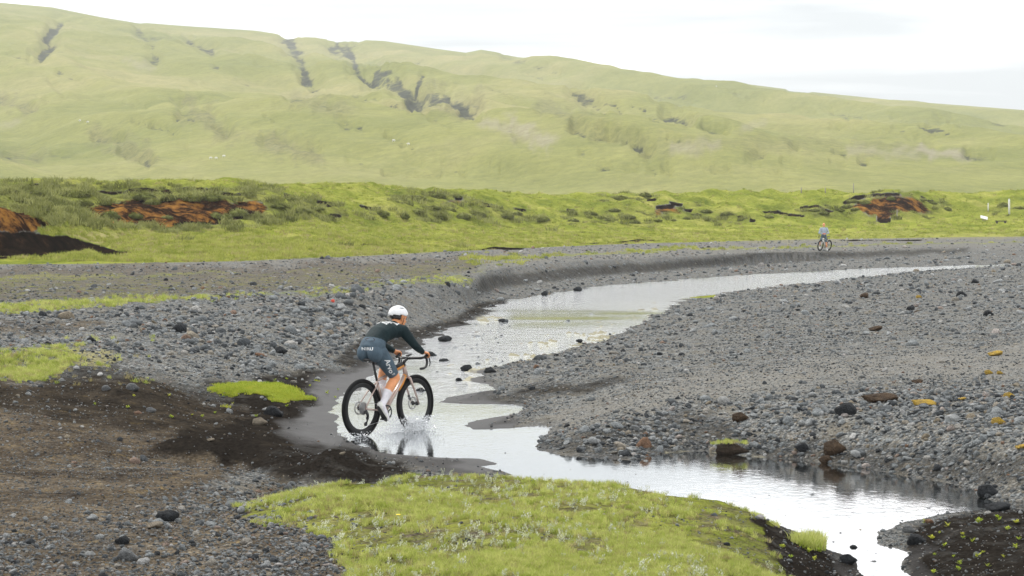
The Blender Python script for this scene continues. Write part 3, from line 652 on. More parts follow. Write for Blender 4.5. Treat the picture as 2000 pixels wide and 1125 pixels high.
def scatter(name, P3, rot, scl, tint, library, n_lib, label, parent=None):
    me = bpy.data.meshes.new(name); me.vertices.add(len(P3)); me.vertices.foreach_set('co', np.ascontiguousarray(P3, np.float32).ravel())
    add_attr(me, 'rot', rot.astype(np.float32), 'FLOAT_VECTOR'); add_attr(me, 'scl', scl.astype(np.float32), 'FLOAT_VECTOR')
    add_attr(me, 'tint', tint.astype(np.float32)); add_attr(me, 'pick', rng.integers(0, n_lib, len(P3)).astype(np.int32), 'INT')
    o = link(bpy.data.objects.new(name, me), parent)
    ng = bpy.data.node_groups.new('scatter', 'GeometryNodeTree')
    ng.interface.new_socket('Geometry', in_out='INPUT', socket_type='NodeSocketGeometry'); ng.interface.new_socket('Geometry', in_out='OUTPUT', socket_type='NodeSocketGeometry')
    N = ng.nodes.new; gi = N('NodeGroupInput'); go = N('NodeGroupOutput'); ip = N('GeometryNodeInstanceOnPoints'); ci = N('GeometryNodeCollectionInfo')
    ci.inputs['Collection'].default_value = library; ci.inputs['Separate Children'].default_value = True; ci.inputs['Reset Children'].default_value = True
    def na(n, ty):
        a = N('GeometryNodeInputNamedAttribute'); a.data_type = ty; a.inputs['Name'].default_value = n; return a.outputs['Attribute']
    er = N('FunctionNodeEulerToRotation'); L = ng.links.new
    L(na('rot', 'FLOAT_VECTOR'), er.inputs[0]); L(er.outputs[0], ip.inputs['Rotation']); L(na('scl', 'FLOAT_VECTOR'), ip.inputs['Scale'])
    L(na('pick', 'INT'), ip.inputs['Instance Index']); ip.inputs['Pick Instance'].default_value = True
    L(ci.outputs[0], ip.inputs['Instance']); L(gi.outputs[0], ip.inputs['Points']); L(ip.outputs[0], go.inputs[0])
    md = o.modifiers.new('scatter', 'NODES'); md.node_group = ng
    return tag(o, label, kind='stuff')

# fast lookup of the finished ground (grid in u and log distance)
def bil(arr, x, y):
    fi = np.interp(x / y, uu, np.arange(nc_)); fj = np.interp(y, rows, np.arange(nr_))
    i = np.clip(fi.astype(int), 0, nc_ - 2); j = np.clip(fj.astype(int), 0, nr_ - 2); a = fi - i; b = fj - j
    g = arr.reshape(nr_, nc_)
    return (g[j, i] * (1 - a) + g[j, i + 1] * a) * (1 - b) + (g[j + 1, i] * (1 - a) + g[j + 1, i + 1] * a) * b
def gz(x, y): return float(bil(Z, np.array([x]), np.array([y]))[0])
def on_ground(px, py, y0=0, y1=1e9):
    """ground point that shows at a pixel: nearest along the sight line"""
    ys = np.geomspace(max(y0, 13.5), min(y1, 400), 5000); xs = (px - 1000) / F * ys
    zs = bil(Z, xs, ys); r = HOR + F * (CH - zs) / ys
    k = np.nonzero(r <= py)[0]
    k = k[0] if len(k) else int(np.argmin(abs(r - py)))
    return Vector((xs[k], ys[k], zs[k]))

N = 360000
spx = rng.uniform(-260, 2260, N); spy = HOR + np.exp(rng.uniform(np.log(62), np.log(800), N))
spy = np.where(rng.random(N) < .72, rng.uniform(505, 1320, N), spy)
sy = F * CH / (spy - HOR); sx_ = (spx - 1000) / F * sy
def at(a): return bil(a, sx_, sy)
a_gr, a_di, a_da, a_fi, a_sa, a_d, a_z = [at(v) for v in (grass, dirt, np.clip(dark, 0, 1), finem, sand, D, Z)]
# more and larger stones on the cobble slope, the near face of the bar and the lower left corner
spY = HOR + F * (CH - a_z) / sy
def reg(pts, soft): return sstep(soft, -soft, poly_sd(spx, spY, pts))
cob = reg([(-300, 620), (250, 600), (560, 575), (800, 560), (830, 640), (720, 690), (600, 735), (300, 735), (230, 690), (-300, 660)], 25)
nose = reg([(1040, 868), (1130, 838), (1330, 775), (1500, 770), (2300, 760), (2300, 1000), (1950, 985), (1800, 935), (1450, 890), (1240, 905)], 20)
lowl = reg([(-300, 1020), (120, 1010), (330, 975), (560, 935), (600, 960), (640, 1020), (690, 1130), (690, 1250), (-300, 1250)], 30)
dens = .20 + .55 * cob + .75 * nose + .42 * lowl
dens *= (1 - .96 * sstep(.25, .6, a_gr)) * (1 - .72 * np.clip(a_di, 0, 1) * (1 - lowl)) * (1 - .78 * a_da * (1 - nose)) * (1 - .55 * a_fi) * (1 - .93 * a_sa)
riff = reg([(830, 660), (960, 610), (1010, 640), (990, 700), (930, 760), (840, 790), (790, 740)], 15)
pl_, _ = land(np.clip(spx, -1500, 3500)); dens *= (sy < pl_[11] + 1)
dens *= np.where(a_d < 0, .03 + .34 * riff, 1) * (.3 + .7 * sstep(-.5, .4, fbm(sx_ * .8, sy * .35, 71, 3)) + 0) * (sy < 200)
ok = (rng.random(N) < dens * .62) & ~((abs(spx - 800) < 32) & (abs(spY - 612) < 26))
sx_, sy, a_d, cob, nose, lowl, a_fi, spx = [v[ok] for v in (sx_, sy, a_d, cob, nose, lowl, a_fi, spx)]
n = len(sx_)
pxs = np.exp(rng.normal(np.log(5.6), .42, n)) * (1 + .3 * cob + .42 * nose + .15 * lowl) * (1 - .3 * a_fi)
size = np.clip(pxs * sy / F, .018, .30) * rng.choice([1, 1, 1, 1.5], n)
size = np.minimum(size, .42)
zz_ = bil(Z, sx_, sy); P3 = np.stack([sx_, sy, np.where(a_d < 0, np.maximum(zz_, -size * .12), zz_ + size * .10)], 1)
rot = np.stack([rng.normal(0, .35, n), rng.normal(0, .35, n), rng.uniform(0, 6.28, n)], 1)
scl = size[:, None] * rng.uniform(.75, 1.25, (n, 3))
tint = rng.random(n)
owner = np.where(spx > 860, np.where(sy < YS[8].mean() * 0 + 1e9, 3, 3), 1)
pcol = np.clip(1000 + F * sx_ / sy, -1500, 3500); ys_, _ = land(pcol)
owner = np.where(sy < ys_[6], 1, 2)
owner = np.where((pcol > 870) & (sy > ys_[3]) & (sy < ys_[8]), 3, owner)
owner = np.where((pcol > 1690) & (sy <= ys_[3]), 4, owner)
owner = np.where((pcol > 680) & (pcol <= 1690) & (sy <= ys_[3]), 5, owner)
owner = np.where(a_d < -.02, 0, owner)
OWN = {0: 'riverbed', 1: 'earth_flat', 2: 'cobble_bank', 3: 'gravel_bar', 4: 'soil_spit', 5: 'grassy_mound'}
show = (size * F / sy)
for k, nm in OWN.items():
    i = np.nonzero((owner == k) & (abs(pcol - 1000) < 1010))[0]
    i = i[np.argsort(-show[i])]
    top = i[:300] if k in (1, 2, 3) else i[:60]
    for j in top:
        o = bpy.data.objects.new('stone', ROCKS[int(rng.integers(0, len(ROCKS)))])
        o.location = P3[j]; o.rotation_euler = rot[j]; o.scale = scl[j]; link(o, GROUND[nm])
    rest = np.setdiff1d(np.nonzero(owner == k)[0], top)
    if len(rest): scatter('loose_stones', P3[rest], rot[rest], scl[rest], tint[rest], LIB_ROCK, len(ROCKS), 'loose grey stones lying on the ' + nm.replace('_', ' '), GROUND[nm])

# finer pebbles between them
PEB = lib('pebble_library', [rock_mesh('pebble', 500 + i, 1, (1, .8, .55), .25, M_STONE) for i in range(6)])
n = 290000
bx = rng.uniform(-250, 2250, n); by = rng.uniform(496, 1320, n); py_ = F * CH / (by - HOR); px_ = (bx - 1000) / F * py_
q_gr, q_di, q_da, q_fi, q_sa, q_d = [bil(v, px_, py_) for v in (grass, dirt, np.clip(dark, 0, 1), finem, sand, D)]
dn = (1 - sstep(.2, .55, q_gr)) * (1 - .35 * np.clip(q_di, 0, 1)) * (1 - .88 * q_da) * (1 - .95 * q_sa) * (q_d > .02) * (1 - .3 * q_fi) * (py_ < land(np.clip(bx, -1500, 3500))[0][11])
k = rng.random(n) < dn * .75 * (.45 + .55 * sstep(-.4, .4, fbm(px_ * 1.1, py_ * .5, 171, 3)))
px_, py_ = px_[k], py_[k]; n = len(px_)
sz = np.clip(np.exp(rng.normal(np.log(3.6), .3, n)) * py_ / F, .010, .16)
ppx = np.clip(1000 + F * px_ / py_, -1500, 3500); ys_, _ = land(ppx)
own = np.where(py_ < ys_[6], 1, 2); own = np.where((ppx > 870) & (py_ > ys_[3]) & (py_ < ys_[8]), 3, own); own = np.where((ppx > 1690) & (py_ <= ys_[3]), 4, own)
pz = bil(Z, px_, py_)
for k_, nm in ((1, 'earth_flat'), (2, 'cobble_bank'), (3, 'gravel_bar'), (4, 'soil_spit')):
    i = np.nonzero(own == k_)[0]; m = len(i)
    if m: scatter('pebbles', np.stack([px_[i], py_[i], pz[i] + sz[i] * .12], 1), np.stack([rng.normal(0, .3, m), rng.normal(0, .3, m), rng.uniform(0, 6.28, m)], 1), sz[i, None] * rng.uniform(.75, 1.25, (m, 3)), rng.random(m), PEB, 6, 'fine grey pebbles covering the ' + nm.replace('_', ' '), GROUND[nm])

# boulders and rocks one can point to
BIG = [rock_mesh('boulder', 300 + i, 3, q, .34) for i, q in enumerate(((1, .8, .7), (1, .75, .5), (1, .9, .85), (1, .6, .42), (1, .85, .35)))]
def boulder(px, py, w, mat, label, shape=0, group=None, name='boulder', hz=1.0, rz=None, y1=1e9, y0=0):
    p = on_ground(px, py, y0, y1); s = w * p.y / F
    me = BIG[shape].copy(); me.materials.clear(); me.materials.append(mat)
    o = bpy.data.objects.new(name, me); link(o)
    o.scale = (s, s, s * hz); o.location = (p.x, p.y, max(p.z, -.05) + s * hz * .14)
    o.rotation_euler = (random.uniform(-.12, .12), random.uniform(-.12, .12), random.uniform(-.4, .4) if rz is None else rz)
    return tag(o, label, 'rock', group)
boulder(350, 650, 30, M_DARKROCK, 'pointed black rock standing out on the pale cobble slope', 2, hz=1.2)
boulder(178, 668, 20, M_DARKROCK, 'black rock on the cobble slope left of the pointed one', 0)
boulder(94, 674, 16, M_DARKROCK, 'small black rock at the left end of the cobble slope', 0)
boulder(548, 690, 34, M_DARKROCK, 'broad dark rock at the foot of the cobble slope', 1)
boulder(642, 655, 22, M_TAN, 'angular tan rock at the right end of the cobble slope', 2)
boulder(258, 762, 28, M_GREYROCK, 'grey boulder at the foot of the turf hummock', 0)
boulder(207, 762, 20, M_GREYROCK, 'rounded grey stone left of the grey boulder by the hummock', 0)
boulder(534, 812, 40, M_DARKROCK, 'dark rugged boulder beside the muddy track', 0)
boulder(508, 830, 38, M_TAN, 'flat tan boulder in front of the dark one beside the track', 1)
boulder(295, 805, 26, M_GREYROCK, 'grey flat rock lying alone on the black soil', 1)
boulder(412, 862, 19, M_TAN, 'pale tan stone on the muddy track', 4)
boulder(868, 668, 36, M_DARKROCK, 'long black rock lying in the stream beyond the rider', 3)
boulder(842, 698, 24, M_DARKROCK, 'black rock in the stream beside the handlebar', 0)
boulder(866, 709, 26, M_DARKROCK, 'flat black rock in the stream right of the handlebar', 3)
boulder(911, 724, 24, M_DARKROCK, 'pyramid shaped black rock in the shallow stream', 2)
boulder(896, 745, 15, M_DARKROCK, 'small black rock in the stream nearest the gravel point', 0)
boulder(978, 660, 11, M_DARKROCK, 'tiny dark rock alone in midstream', 2)
boulder(960, 690, 16, M_DARKROCK, 'low dark rock in the riffle above the pyramid shaped rock', 3)
boulder(958, 728, 28, M_DARKROCK, 'dark rock at the water edge on the gravel point', 1)
boulder(1131, 669, 20, M_DARKROCK, 'smooth dark oval stone at the edge of the gravel bar', 3)
boulder(1063, 577, 14, M_DARKROCK, 'upright black rock at the far edge of the stream', 2, hz=1.25)
boulder(1128, 569, 18, M_DARKROCK, 'rounded black rock at the far edge of the stream', 2)
boulder(980, 630, 22, M_DARKROCK, 'dark stone in the pool near the far bank', 3)
boulder(822, 770, 30, M_DARKROCK, 'black rock behind the front wheel', 1)
for px, py, w, lab in ((1806, 795, 52, 'large flat yellow lichen covered rock on the gravel bar'), (1948, 829, 36, 'lumpy yellow lichen rock near the right edge'), (1880, 782, 20, 'small round yellow rock right of the large flat one'), (1969, 777, 28, 'yellow lichen rock at the right edge of the gravel bar'),
                       (1945, 695, 34, 'flat yellow lichen rock high on the gravel bar'), (1930, 731, 22, 'left one of two yellow rocks lying side by side'), (1952, 731, 16, 'right one of two yellow rocks lying side by side'), (1792, 748, 26, 'dull orange flat rock on the gravel bar'), (1794, 582, 15, 'small yellow stone far up the gravel bar'), (1995, 876, 28, 'thin yellow rock cut by the right picture edge')):
    boulder(px, py, w, M_LICHEN if 'dull' not in lab else M_RUST, lab, 4 if 'flat' in lab or 'thin' in lab else 1)
boulder(1650, 810, 46, M_DARKROCK, 'big dark boulder on the crest of the gravel bar', 2)
boulder(1445, 822, 42, M_RUST, 'brownish slab of rock on the near slope of the bar', 1)
boulder(1720, 785, 76, M_RUST, 'long brown slab of rock behind the dark boulder', 4, hz=.8)
boulder(1778, 606, 26, M_DARKROCK, 'flat black rock far back on the gravel bar', 3)
boulder(1688, 582, 30, M_RUST, 'long brown rock far back on the gravel bar', 3)
boulder(1930, 617, 22, M_DARKROCK, 'round black rock far back at the right', 0)
boulder(1878, 579, 22, M_DARKROCK, 'black rock high on the far bar', 0)
boulder(1904, 553, 16, M_DARKROCK, 'small black rock at the far end of the bar', 0)
boulder(1711, 646, 32, M_RUST, 'brown flat slab on the middle of the bar', 4)
boulder(1630, 886, 56, M_RUST, 'rust orange clod at the water edge of the bar', 1, hz=1.2)
boulder(1612, 903, 26, M_RUST, 'small mossy brown clod in the water below the orange one', 2)
boulder(1930, 968, 56, M_DARKROCK, 'smooth dark boulder at the head of the side channel', 1)
boulder(1950, 998, 60, M_DARKROCK, 'low dark boulder between side channel and soil spit', 4)
boulder(1565, 880, 30, M_DARKROCK, 'black rock on the shore left of the orange clod', 2)
boulder(1668, 1075, 22, M_DARKROCK, 'black rock standing in the outlet of the pool', 0)
boulder(1705, 1100, 18, M_GREYROCK, 'low grey stone in the middle of the outlet', 4)
boulder(1790, 1062, 40, M_DARKROCK, 'dark wet boulder at the left tip of the soil spit', 0)
boulder(1775, 1040, 34, M_GREYROCK, 'grey boulder on the shore of the soil spit', 1)
boulder(1655, 1100, 46, M_DARKROCK, 'wet black boulder at the foot of the grassy mound', 1)
boulder(325, 1018, 66, M_DARKROCK, 'long black stone among grey cobbles at lower left', 3)
boulder(304, 1032, 46, M_TAN, 'flat ochre stone in front of the long black one', 4)
boulder(238, 1062, 30, M_DARKROCK, 'dark rounded cobble at lower left', 2)
boulder(562, 958, 20, M_GREYROCK, 'pale grey cobble beside the end of the grass', 2, hz=1.2)
boulder(248, 1094, 44, M_GREYROCK, 'large pale grey cobble at the lower left', 0)
boulder(640, 506, 12, M_GREYROCK, 'bluish rock on the gravel at the meadow edge', 2, hz=1.2)
boulder(650, 590, 8, plain('red_stone', (.55, .06, .03)), 'small bright red stone at the top of the cobble slope', 2, hz=1.3)
# block of turf on the shore
p = on_ground(1428, 886)
tb = empty('turf_block', p); tag(tb, 'block of dark turf with grass on top at the water edge', 'turf block')
s = 84 * p.y / F
me = BIG[1].copy(); me.materials.clear(); me.materials.append(stone_mat('peat', (.012, .009, .007), (.06, .042, .028)))
o = obj('earth', me, None, tb); o.scale = (s, s * .8, s * .62); o.location = (0, 0, s * .08)
TURF_BLOCK, TURF_S = tb, s
# ------------------------------------------------------------------ grass and small plants
def leaf_mat(name, a, b, trans=.3):
    t = NT(name); oi = t.n('ShaderNodeObjectInfo').outputs['Random']; at_ = t.attr('tint', 'INSTANCER').outputs['Fac']
    c = t.ramp(t.math('FRACT', t.math('ADD', oi, at_)), (0, a), (1, b))
    d = t.n('ShaderNodeBsdfPrincipled'); t.l(c, d.inputs['Base Color']); d.inputs['Roughness'].default_value = .65; d.inputs['Specular IOR Level'].default_value = .2
    tl = t.n('ShaderNodeBsdfTranslucent'); t.l(c, tl.inputs[0])
    m = t.n('ShaderNodeMixShader'); m.inputs[0].default_value = trans; t.l(d.outputs[0], m.inputs[1]); t.l(tl.outputs[0], m.inputs[2]); t.l(m.outputs[0], t.out.inputs[0]); return t.m
M_GRASS = leaf_mat('grass_blade', (.28, .345, .05), (.58, .60, .20), .4)
M_GRASSD = leaf_mat('meadow_blade', (.23, .27, .04), (.45, .46, .12), .45)
M_STRAW = leaf_mat('straw_blade', (.30, .26, .10), (.46, .40, .20), .3)
M_WILLOW = leaf_mat('willow_leaf', (.37, .40, .28), (.60, .62, .48), .25)
M_SPROUT = leaf_mat('sprout_leaf', (.26, .36, .03), (.45, .46, .06), .35)
M_TUS = leaf_mat('tussock_blade', (.13, .145, .035), (.33, .34, .12), .3)
M_TUSB = plain('tussock_heart', (.17, .19, .055), .95, 0, .4, 12, .5, .1)
def blades(seed, n, h, spread, w, lean, mat, name):
    r = np.random.default_rng(seed); V = []; Fc = []
    for i in range(n):
        a = r.uniform(0, 6.28); q = math.sqrt(r.random()) * spread; x, y = q * math.cos(a), q * math.sin(a)
        hh = h * r.uniform(.55, 1.15); b = r.uniform(0, 6.28); le = hh * lean * r.uniform(.3, 1.2); f = r.uniform(0, 3.14)
        cx, cy = math.cos(f) * w / 2, math.sin(f) * w / 2; k = len(V)
        mx_, my = x + math.cos(b) * le * .35, y + math.sin(b) * le * .35
        V += [(x - cx, y - cy, -h * .06), (x + cx, y + cy, -h * .06), (mx_ - cx * .8, my - cy * .8, hh * .55), (mx_ + cx * .8, my + cy * .8, hh * .55), (x + math.cos(b) * le, y + math.sin(b) * le, hh)]
        Fc += [(k, k + 1, k + 3), (k, k + 3, k + 2), (k + 2, k + 3, k + 4)]
    me = np_mesh(name, np.array(V), np.array(Fc)); me.materials.append(mat); return me
ORD = 'first second third fourth fifth sixth seventh eighth ninth tenth eleventh twelfth thirteenth fourteenth fifteenth sixteenth seventeenth eighteenth nineteenth twentieth twenty-first twenty-second twenty-third'.split()
def ordered(spots):
    """spots from left to right, each with the word for its place"""
    return [(ORD[i], s) for i, s in enumerate(sorted(spots))]
L_GRASS = lib('grass_library', [blades(i, 26, .075, .05, .006, .7, M_GRASS, 'grass_tuft') for i in range(4)] + [blades(9 + i, 16, .07, .05, .005, .9, M_STRAW, 'straw_tuft') for i in range(2)])
L_MEADOW = lib('meadow_library', [blades(20 + i, 34, .22, .30, .03, .8, M_GRASSD, 'meadow_tuft') for i in range(4)] + [blades(29, 22, .24, .28, .025, .9, M_STRAW, 'dry_tuft')])
L_MOSS = lib('moss_library', [blades(40 + i, 30, .035, .06, .007, .8, M_SPROUT, 'moss_tuft') for i in range(3)])
def pts_in(n, pts, y0, y1, attr=None, thr=.5, seed=1):
    r = np.random.default_rng(seed); a = np.array(pts); x0, x1 = a[:, 0].min(), a[:, 0].max()
    yy = 1 / r.uniform(1 / y1, 1 / y0, n); pxx = r.uniform(x0, x1, n); xx = (pxx - 1000) / F * yy
    zz = bil(Z, xx, yy); pyy = HOR + F * (CH - zz) / yy
    k = inside(pxx, pyy, pts)
    if attr is not None: k &= bil(attr, xx, yy) + r.normal(0, .12, n) > thr
    return xx[k], yy[k], zz[k]
def rag(q, sd, th, fx_, fy_):
    """thin a patch out into ragged clumps"""
    k = fbm(q[0] * fx_, q[1] * fy_, sd, 5, .65) > th + np.random.default_rng(sd).normal(0, .12, len(q[0]))
    return tuple(a[k] for a in q)
def sc_grass(name, xyz, lo, hi, library, nl, label, seed, parent=None):
    x, y, z = xyz; r = np.random.default_rng(seed); n = len(x)
    sc = r.uniform(lo, hi, n) * (1 + .35 * fbm(x * 1.6, y * 1.1, seed, 3))
    tint = np.clip(.5 + .5 * fbm(x * 1.2, y * .8, seed + 4, 3) + r.normal(0, .12, n), .01, .99) * .5
    return scatter(name, np.stack([x, y, z], 1), np.stack([r.normal(0, .1, n), r.normal(0, .1, n), r.uniform(0, 6.28, n)], 1), np.repeat(sc[:, None], 3, 1), tint, library, nl, label, parent)
mo = pts_in(80000, [(400, 890), (1560, 890), (1560, 1300), (400, 1300)], 13.0, 22.2, g_mound, .4, 3)
k = (fbm(mo[0] * 1.7, mo[1] * 1.1, 88, 5, .65) > .04 + rng.normal(0, .10, len(mo[0]))) & (bil(g_mound, mo[0], mo[1]) + .4 * fbm(mo[0] * 2.3, mo[1] * 1.5, 89, 4) > .38)
mo = tuple(a[k] for a in mo)
sc_grass('grass', mo, .25, .65, L_GRASS, 6, 'short bright green grass covering the foreground mound', 5, GROUND['grassy_mound'])
tf = pts_in(24000, [(-200, 660), (300, 660), (300, 765), (-200, 765)], 30, 46, grass, .26, 4)
tf = rag(tf, 67, .04, 1.6, 1.1)
sc_grass('grass', tf, .4, 1.0, L_GRASS, 6, 'grass on the turf hummock at the left', 6, GROUND['earth_flat'])
tf = pts_in(26000, [(-200, 615), (0, 596), (130, 584), (500, 570), (700, 556), (900, 533), (942, 536), (934, 565), (800, 562), (600, 580), (280, 598), (0, 616)], 40, 90, grass, .3, 5)
tf = rag(tf, 68, .02, .8, .35)
sc_grass('grass', tf, .5, 1.2, L_GRASS, 6, 'strip of grass along the top of the cobble bank', 7, GROUND['cobble_bank'])
ms = pts_in(60000, [(370, 735), (640, 735), (640, 800), (370, 800)], 30, 44, np.where(grass < .9, grass, 0), .40, 6)
ms = rag(ms, 66, -.06, 2.2, 1.6)
sc_grass('moss', ms, .8, 1.4, L_MOSS, 3, 'cushion of bright green moss on the black soil', 8, GROUND['earth_flat'])
md = pts_in(46000, [(-200, 350), (2200, 350), (2200, 520), (-200, 520)], 92, 262, grass, .55, 7)
ol = bil(olive, md[0], md[1]) + rng.normal(0, .15, len(md[0])) > .45
sc_grass('grass', tuple(a[~ol] for a in md), .35, .85, L_MEADOW, 5, 'rough grass of the meadow and terrace', 9, GROUND['meadow'])
L_OLIVE = lib('olive_library', [blades(50 + i, 44, .30, .34, .04, .9, M_TUS, 'olive_tuft') for i in range(4)])
kk = rng.random(len(md[0])) < .42
sc_grass('dry_grass', tuple(a[ol & kk] for a in md), .5, 1.5, L_OLIVE, 4, 'dull olive grass of the eroded terrace', 19, GROUND['eroded_terrace'])
# grass on the turf block
r_ = np.random.default_rng(3); n = 42; a = r_.uniform(0, 6.28, n); q = np.sqrt(r_.random(n)) * TURF_S * .42
gx, gy = q * np.cos(a) * 1.05, q * np.sin(a) * .7
scatter('grass', np.stack([gx, gy, np.full(n, TURF_S * .26) - (gx / TURF_S) ** 2 * .12], 1), np.stack([r_.normal(0, .3, n), r_.normal(0, .3, n), a], 1), np.full((n, 3), .5), r_.random(n) * .5, L_GRASS, 6, 'grass on top of the turf block', TURF_BLOCK)

# pale woolly willow sprigs on the mound
def sprig_mesh(seed, mat, name, nl=9, h=.10, ll=.032, lw=.013):
    r = np.random.default_rng(seed); V = []; Fc = []
    for st in range(3):
        a = r.uniform(0, 6.28); le = r.uniform(.1, .5) * h; top = h * r.uniform(.6, 1.1)
        for i in range(nl):
            f = (i + .5) / nl; c = Vector((math.cos(a) * le * f, math.sin(a) * le * f, top * f)); b = i * 2.4 + r.uniform(-.3, .3)
            up = .5 + .7 * f; d = Vector((math.cos(b), math.sin(b), up)).normalized(); sd_ = d.cross(Vector((0, 0, 1))).normalized() * lw / 2
            L = ll * r.uniform(.7, 1.2); k = len(V); m = c + d * L * .5
            V += [tuple(c), tuple(m + sd_), tuple(c + d * L), tuple(m - sd_)]; Fc += [(k, k + 1, k + 2, k + 3)]
    me = np_mesh(name, np.array(V), np.array(Fc)); me.materials.append(mat); return me
WIL = [sprig_mesh(60 + i, M_WILLOW, 'willow_sprig') for i in range(5)]
wp = pts_in(4200, crest, 13.6, 21.5, g_mound, .5, 11)
kk = fbm(wp[0] * .9, wp[1] * .7, 123, 3) + rng.normal(0, .42, len(wp[0])) > .30
wp = [a[kk] for a in wp]
near_i = np.argsort(wp[1])
pick = rng.choice(len(wp[0]), min(110, len(wp[0])), replace=False)
for j in pick:
    o = bpy.data.objects.new('willow_sprig', WIL[int(rng.integers(0, 5))]); link(o); o.location = (wp[0][j], wp[1][j], wp[2][j] - .005)
    s = rng.uniform(.45, .8); o.scale = (s, s, s); o.rotation_euler = (0, 0, rng.uniform(0, 6.28))
    tag(o, 'tall pale woolly willow sprig in the grass of the foreground mound', 'plant', 'willow sprigs on the mound')
rest = np.setdiff1d(np.arange(len(wp[0])), pick)
n = len(rest); s = rng.uniform(.3, .55, n)
scatter('willow_leaves', np.stack([a[rest] for a in wp], 1), np.stack([np.zeros(n), np.zeros(n), rng.uniform(0, 6.28, n)], 1), np.repeat(s[:, None], 3, 1), rng.random(n) * .5, lib('willow_library', WIL), 5, 'low pale willow leaves in the mound grass', GROUND['grassy_mound'])
# small yellow-green plants on bare soil
SPR = [sprig_mesh(80 + i, M_SPROUT, 'seedling', 6, .05, .05, .02) for i in range(4)]
def seedlings(spots, where, group):
    for wd_, (px, py, s) in ordered(spots):
        p = on_ground(px, py); o = bpy.data.objects.new('seedling', SPR[int(rng.integers(0, 4))]); link(o); s *= .5 + .4 * rng.random(); o.location = p; o.scale = (s, s, s * .7); o.rotation_euler = (0, 0, rng.uniform(0, 6.28))
        tag(o, where + ', ' + wd_ + ' from the left', 'plant', group)
seedlings([(1805, 1022, 1), (1850, 1030, 1.2), (1835, 1043, .8), (1912, 1022, 1.1), (1950, 1018, 1.2), (1880, 1045, .9), (1845, 1069, 1.2), (1820, 1053, .9), (1881, 1053, .8), (1900, 1060, .9), (1968, 1036, 1), (1985, 1022, 1), (1908, 1091, 1), (1862, 1089, .8), (1874, 1103, .7), (1872, 1115, 1), (1920, 1080, .7), (1990, 1056, .9), (1985, 1072, 1), (1930, 1108, .8), (1825, 1085, .7), (1824, 1120, .8), (1960, 1090, .7)], 'small yellow green plant on the dark soil spit', 'plants on the soil spit')
seedlings([(500, 815, 1.1), (525, 800, 1), (536, 745, 1), (560, 742, 1), (605, 755, 1.2), (640, 770, 1.4), (655, 778, 1.4), (660, 762, 1), (585, 768, 1), (560, 795, 1.2), (262, 775, 1), (335, 817, 1.2), (395, 815, 1), (375, 812, .9), (420, 808, .8), (330, 775, 1), (250, 797, 1), (186, 791, 1), (455, 790, .8)], 'small yellow green plant on the black soil by the track', 'plants on the black soil')
seedlings([(1565, 1060, 1), (1580, 1080, 1.1), (1600, 1078, 1), (1545, 1090, .8), (1528, 1070, .9), (1590, 1095, .7)], 'small yellow green plant on the dark flank of the mound', 'plants on the mound flank')
gt = pts_in(9000, [(1548, 1058), (1600, 1050), (1612, 1072), (1575, 1075)], 16.5, 20.5, None, .5, 14)
gt = tuple(a[:160] for a in gt)
sc_grass('grass', gt, .7, 1.3, L_GRASS, 5, 'grass fringe at the water edge below the mound', 15, GROUND['grassy_mound'])
p = on_ground(778, 1031); fl = empty('yellow_flower', p); tag(fl, 'single tiny yellow flower in the mound grass', 'flower')
bm = bmesh.new(); bmesh.ops.create_cone(bm, cap_ends=True, segments=5, radius1=.0015, radius2=.001, depth=.09, matrix=Matrix.Translation((0, 0, .045))); obj('stem', bm, M_GRASS, fl)
bm = bmesh.new()
for i in range(5):
    a = i * 1.2566; bmesh.ops.create_uvsphere(bm, u_segments=6, v_segments=4, radius=.009, matrix=Matrix.Translation((math.cos(a) * .01, math.sin(a) * .01, .092)) @ Matrix.Diagonal((1, 1, .35, 1)))
obj('petals', bm, plain('petal', (.85, .6, .02)), fl)

# tussocks on the eroded terrace
def tussock(seed):
    r = np.random.default_rng(seed); bm = bmesh.new(); bmesh.ops.create_icosphere(bm, subdivisions=3, radius=1)
    ph = r.uniform(0, 6, 4)
    for v in bm.verts:
        c = v.co; k = 1 + .13 * math.sin(c.x * 4 + ph[0]) * math.sin(c.y * 4 + ph[1]) + .08 * math.sin(c.z * 7 + ph[2])
        v.co = Vector((c.x * k, c.y * k * .8, max(c.z, -.35) * k * .45))
    core = bpy.data.meshes.new('tussock_heart'); bm.to_mesh(core); bm.free(); smooth(core); core.materials.append(M_TUSB)
    V = []; Fc = []
    for i in range(900):
        d = Vector(r.normal(size=3)); d.z = abs(d.z) * .9 - .12; d.normalize(); b = Vector((d.x * .95, d.y * .76, d.z * .42)); o = (Vector((d.x, d.y, d.z * .6 - .25)) + Vector(r.normal(size=3)) * .25).normalized()
        s_ = o.cross(Vector((0, 0, 1))).normalized() * .03; k = len(V); L = r.uniform(.2, .5)
        V += [tuple(b - s_), tuple(b + s_), tuple(b + o * L)]; Fc.append((k, k + 1, k + 2))
    bl = np_mesh('tussock_blades', np.array(V), np.array(Fc)); bl.materials.append(M_TUS); return core, bl
TUS = [tussock(i) for i in range(4)]
def put_tussock(px, py, w, label, group='grass tussocks on the eroded terrace', y0=92, hz=1.0):
    p = on_ground(px, py, y0, 300); s = w / 2 * p.y / F; a, b = TUS[random.randrange(4)]
    e = empty('grass_tussock', (p.x, p.y, p.z + s * .02), random.uniform(-.4, .4)); q = random.uniform(.8, 1.25); e.scale = (s * q, s, s * hz * random.uniform(.75, 1.15)); tag(e, label, 'grass', group)
    obj('mound', a, None, e); obj('blades', b, None, e)
for wd_, (px, py, w) in ordered(((282, 388, 46), (330, 390, 36), (370, 390, 42), (412, 390, 40), (300, 398, 30))):
    put_tussock(px, py, w, wd_ + ' from the left, rounded grass tussock in the row above the left red scar', hz=1.1)
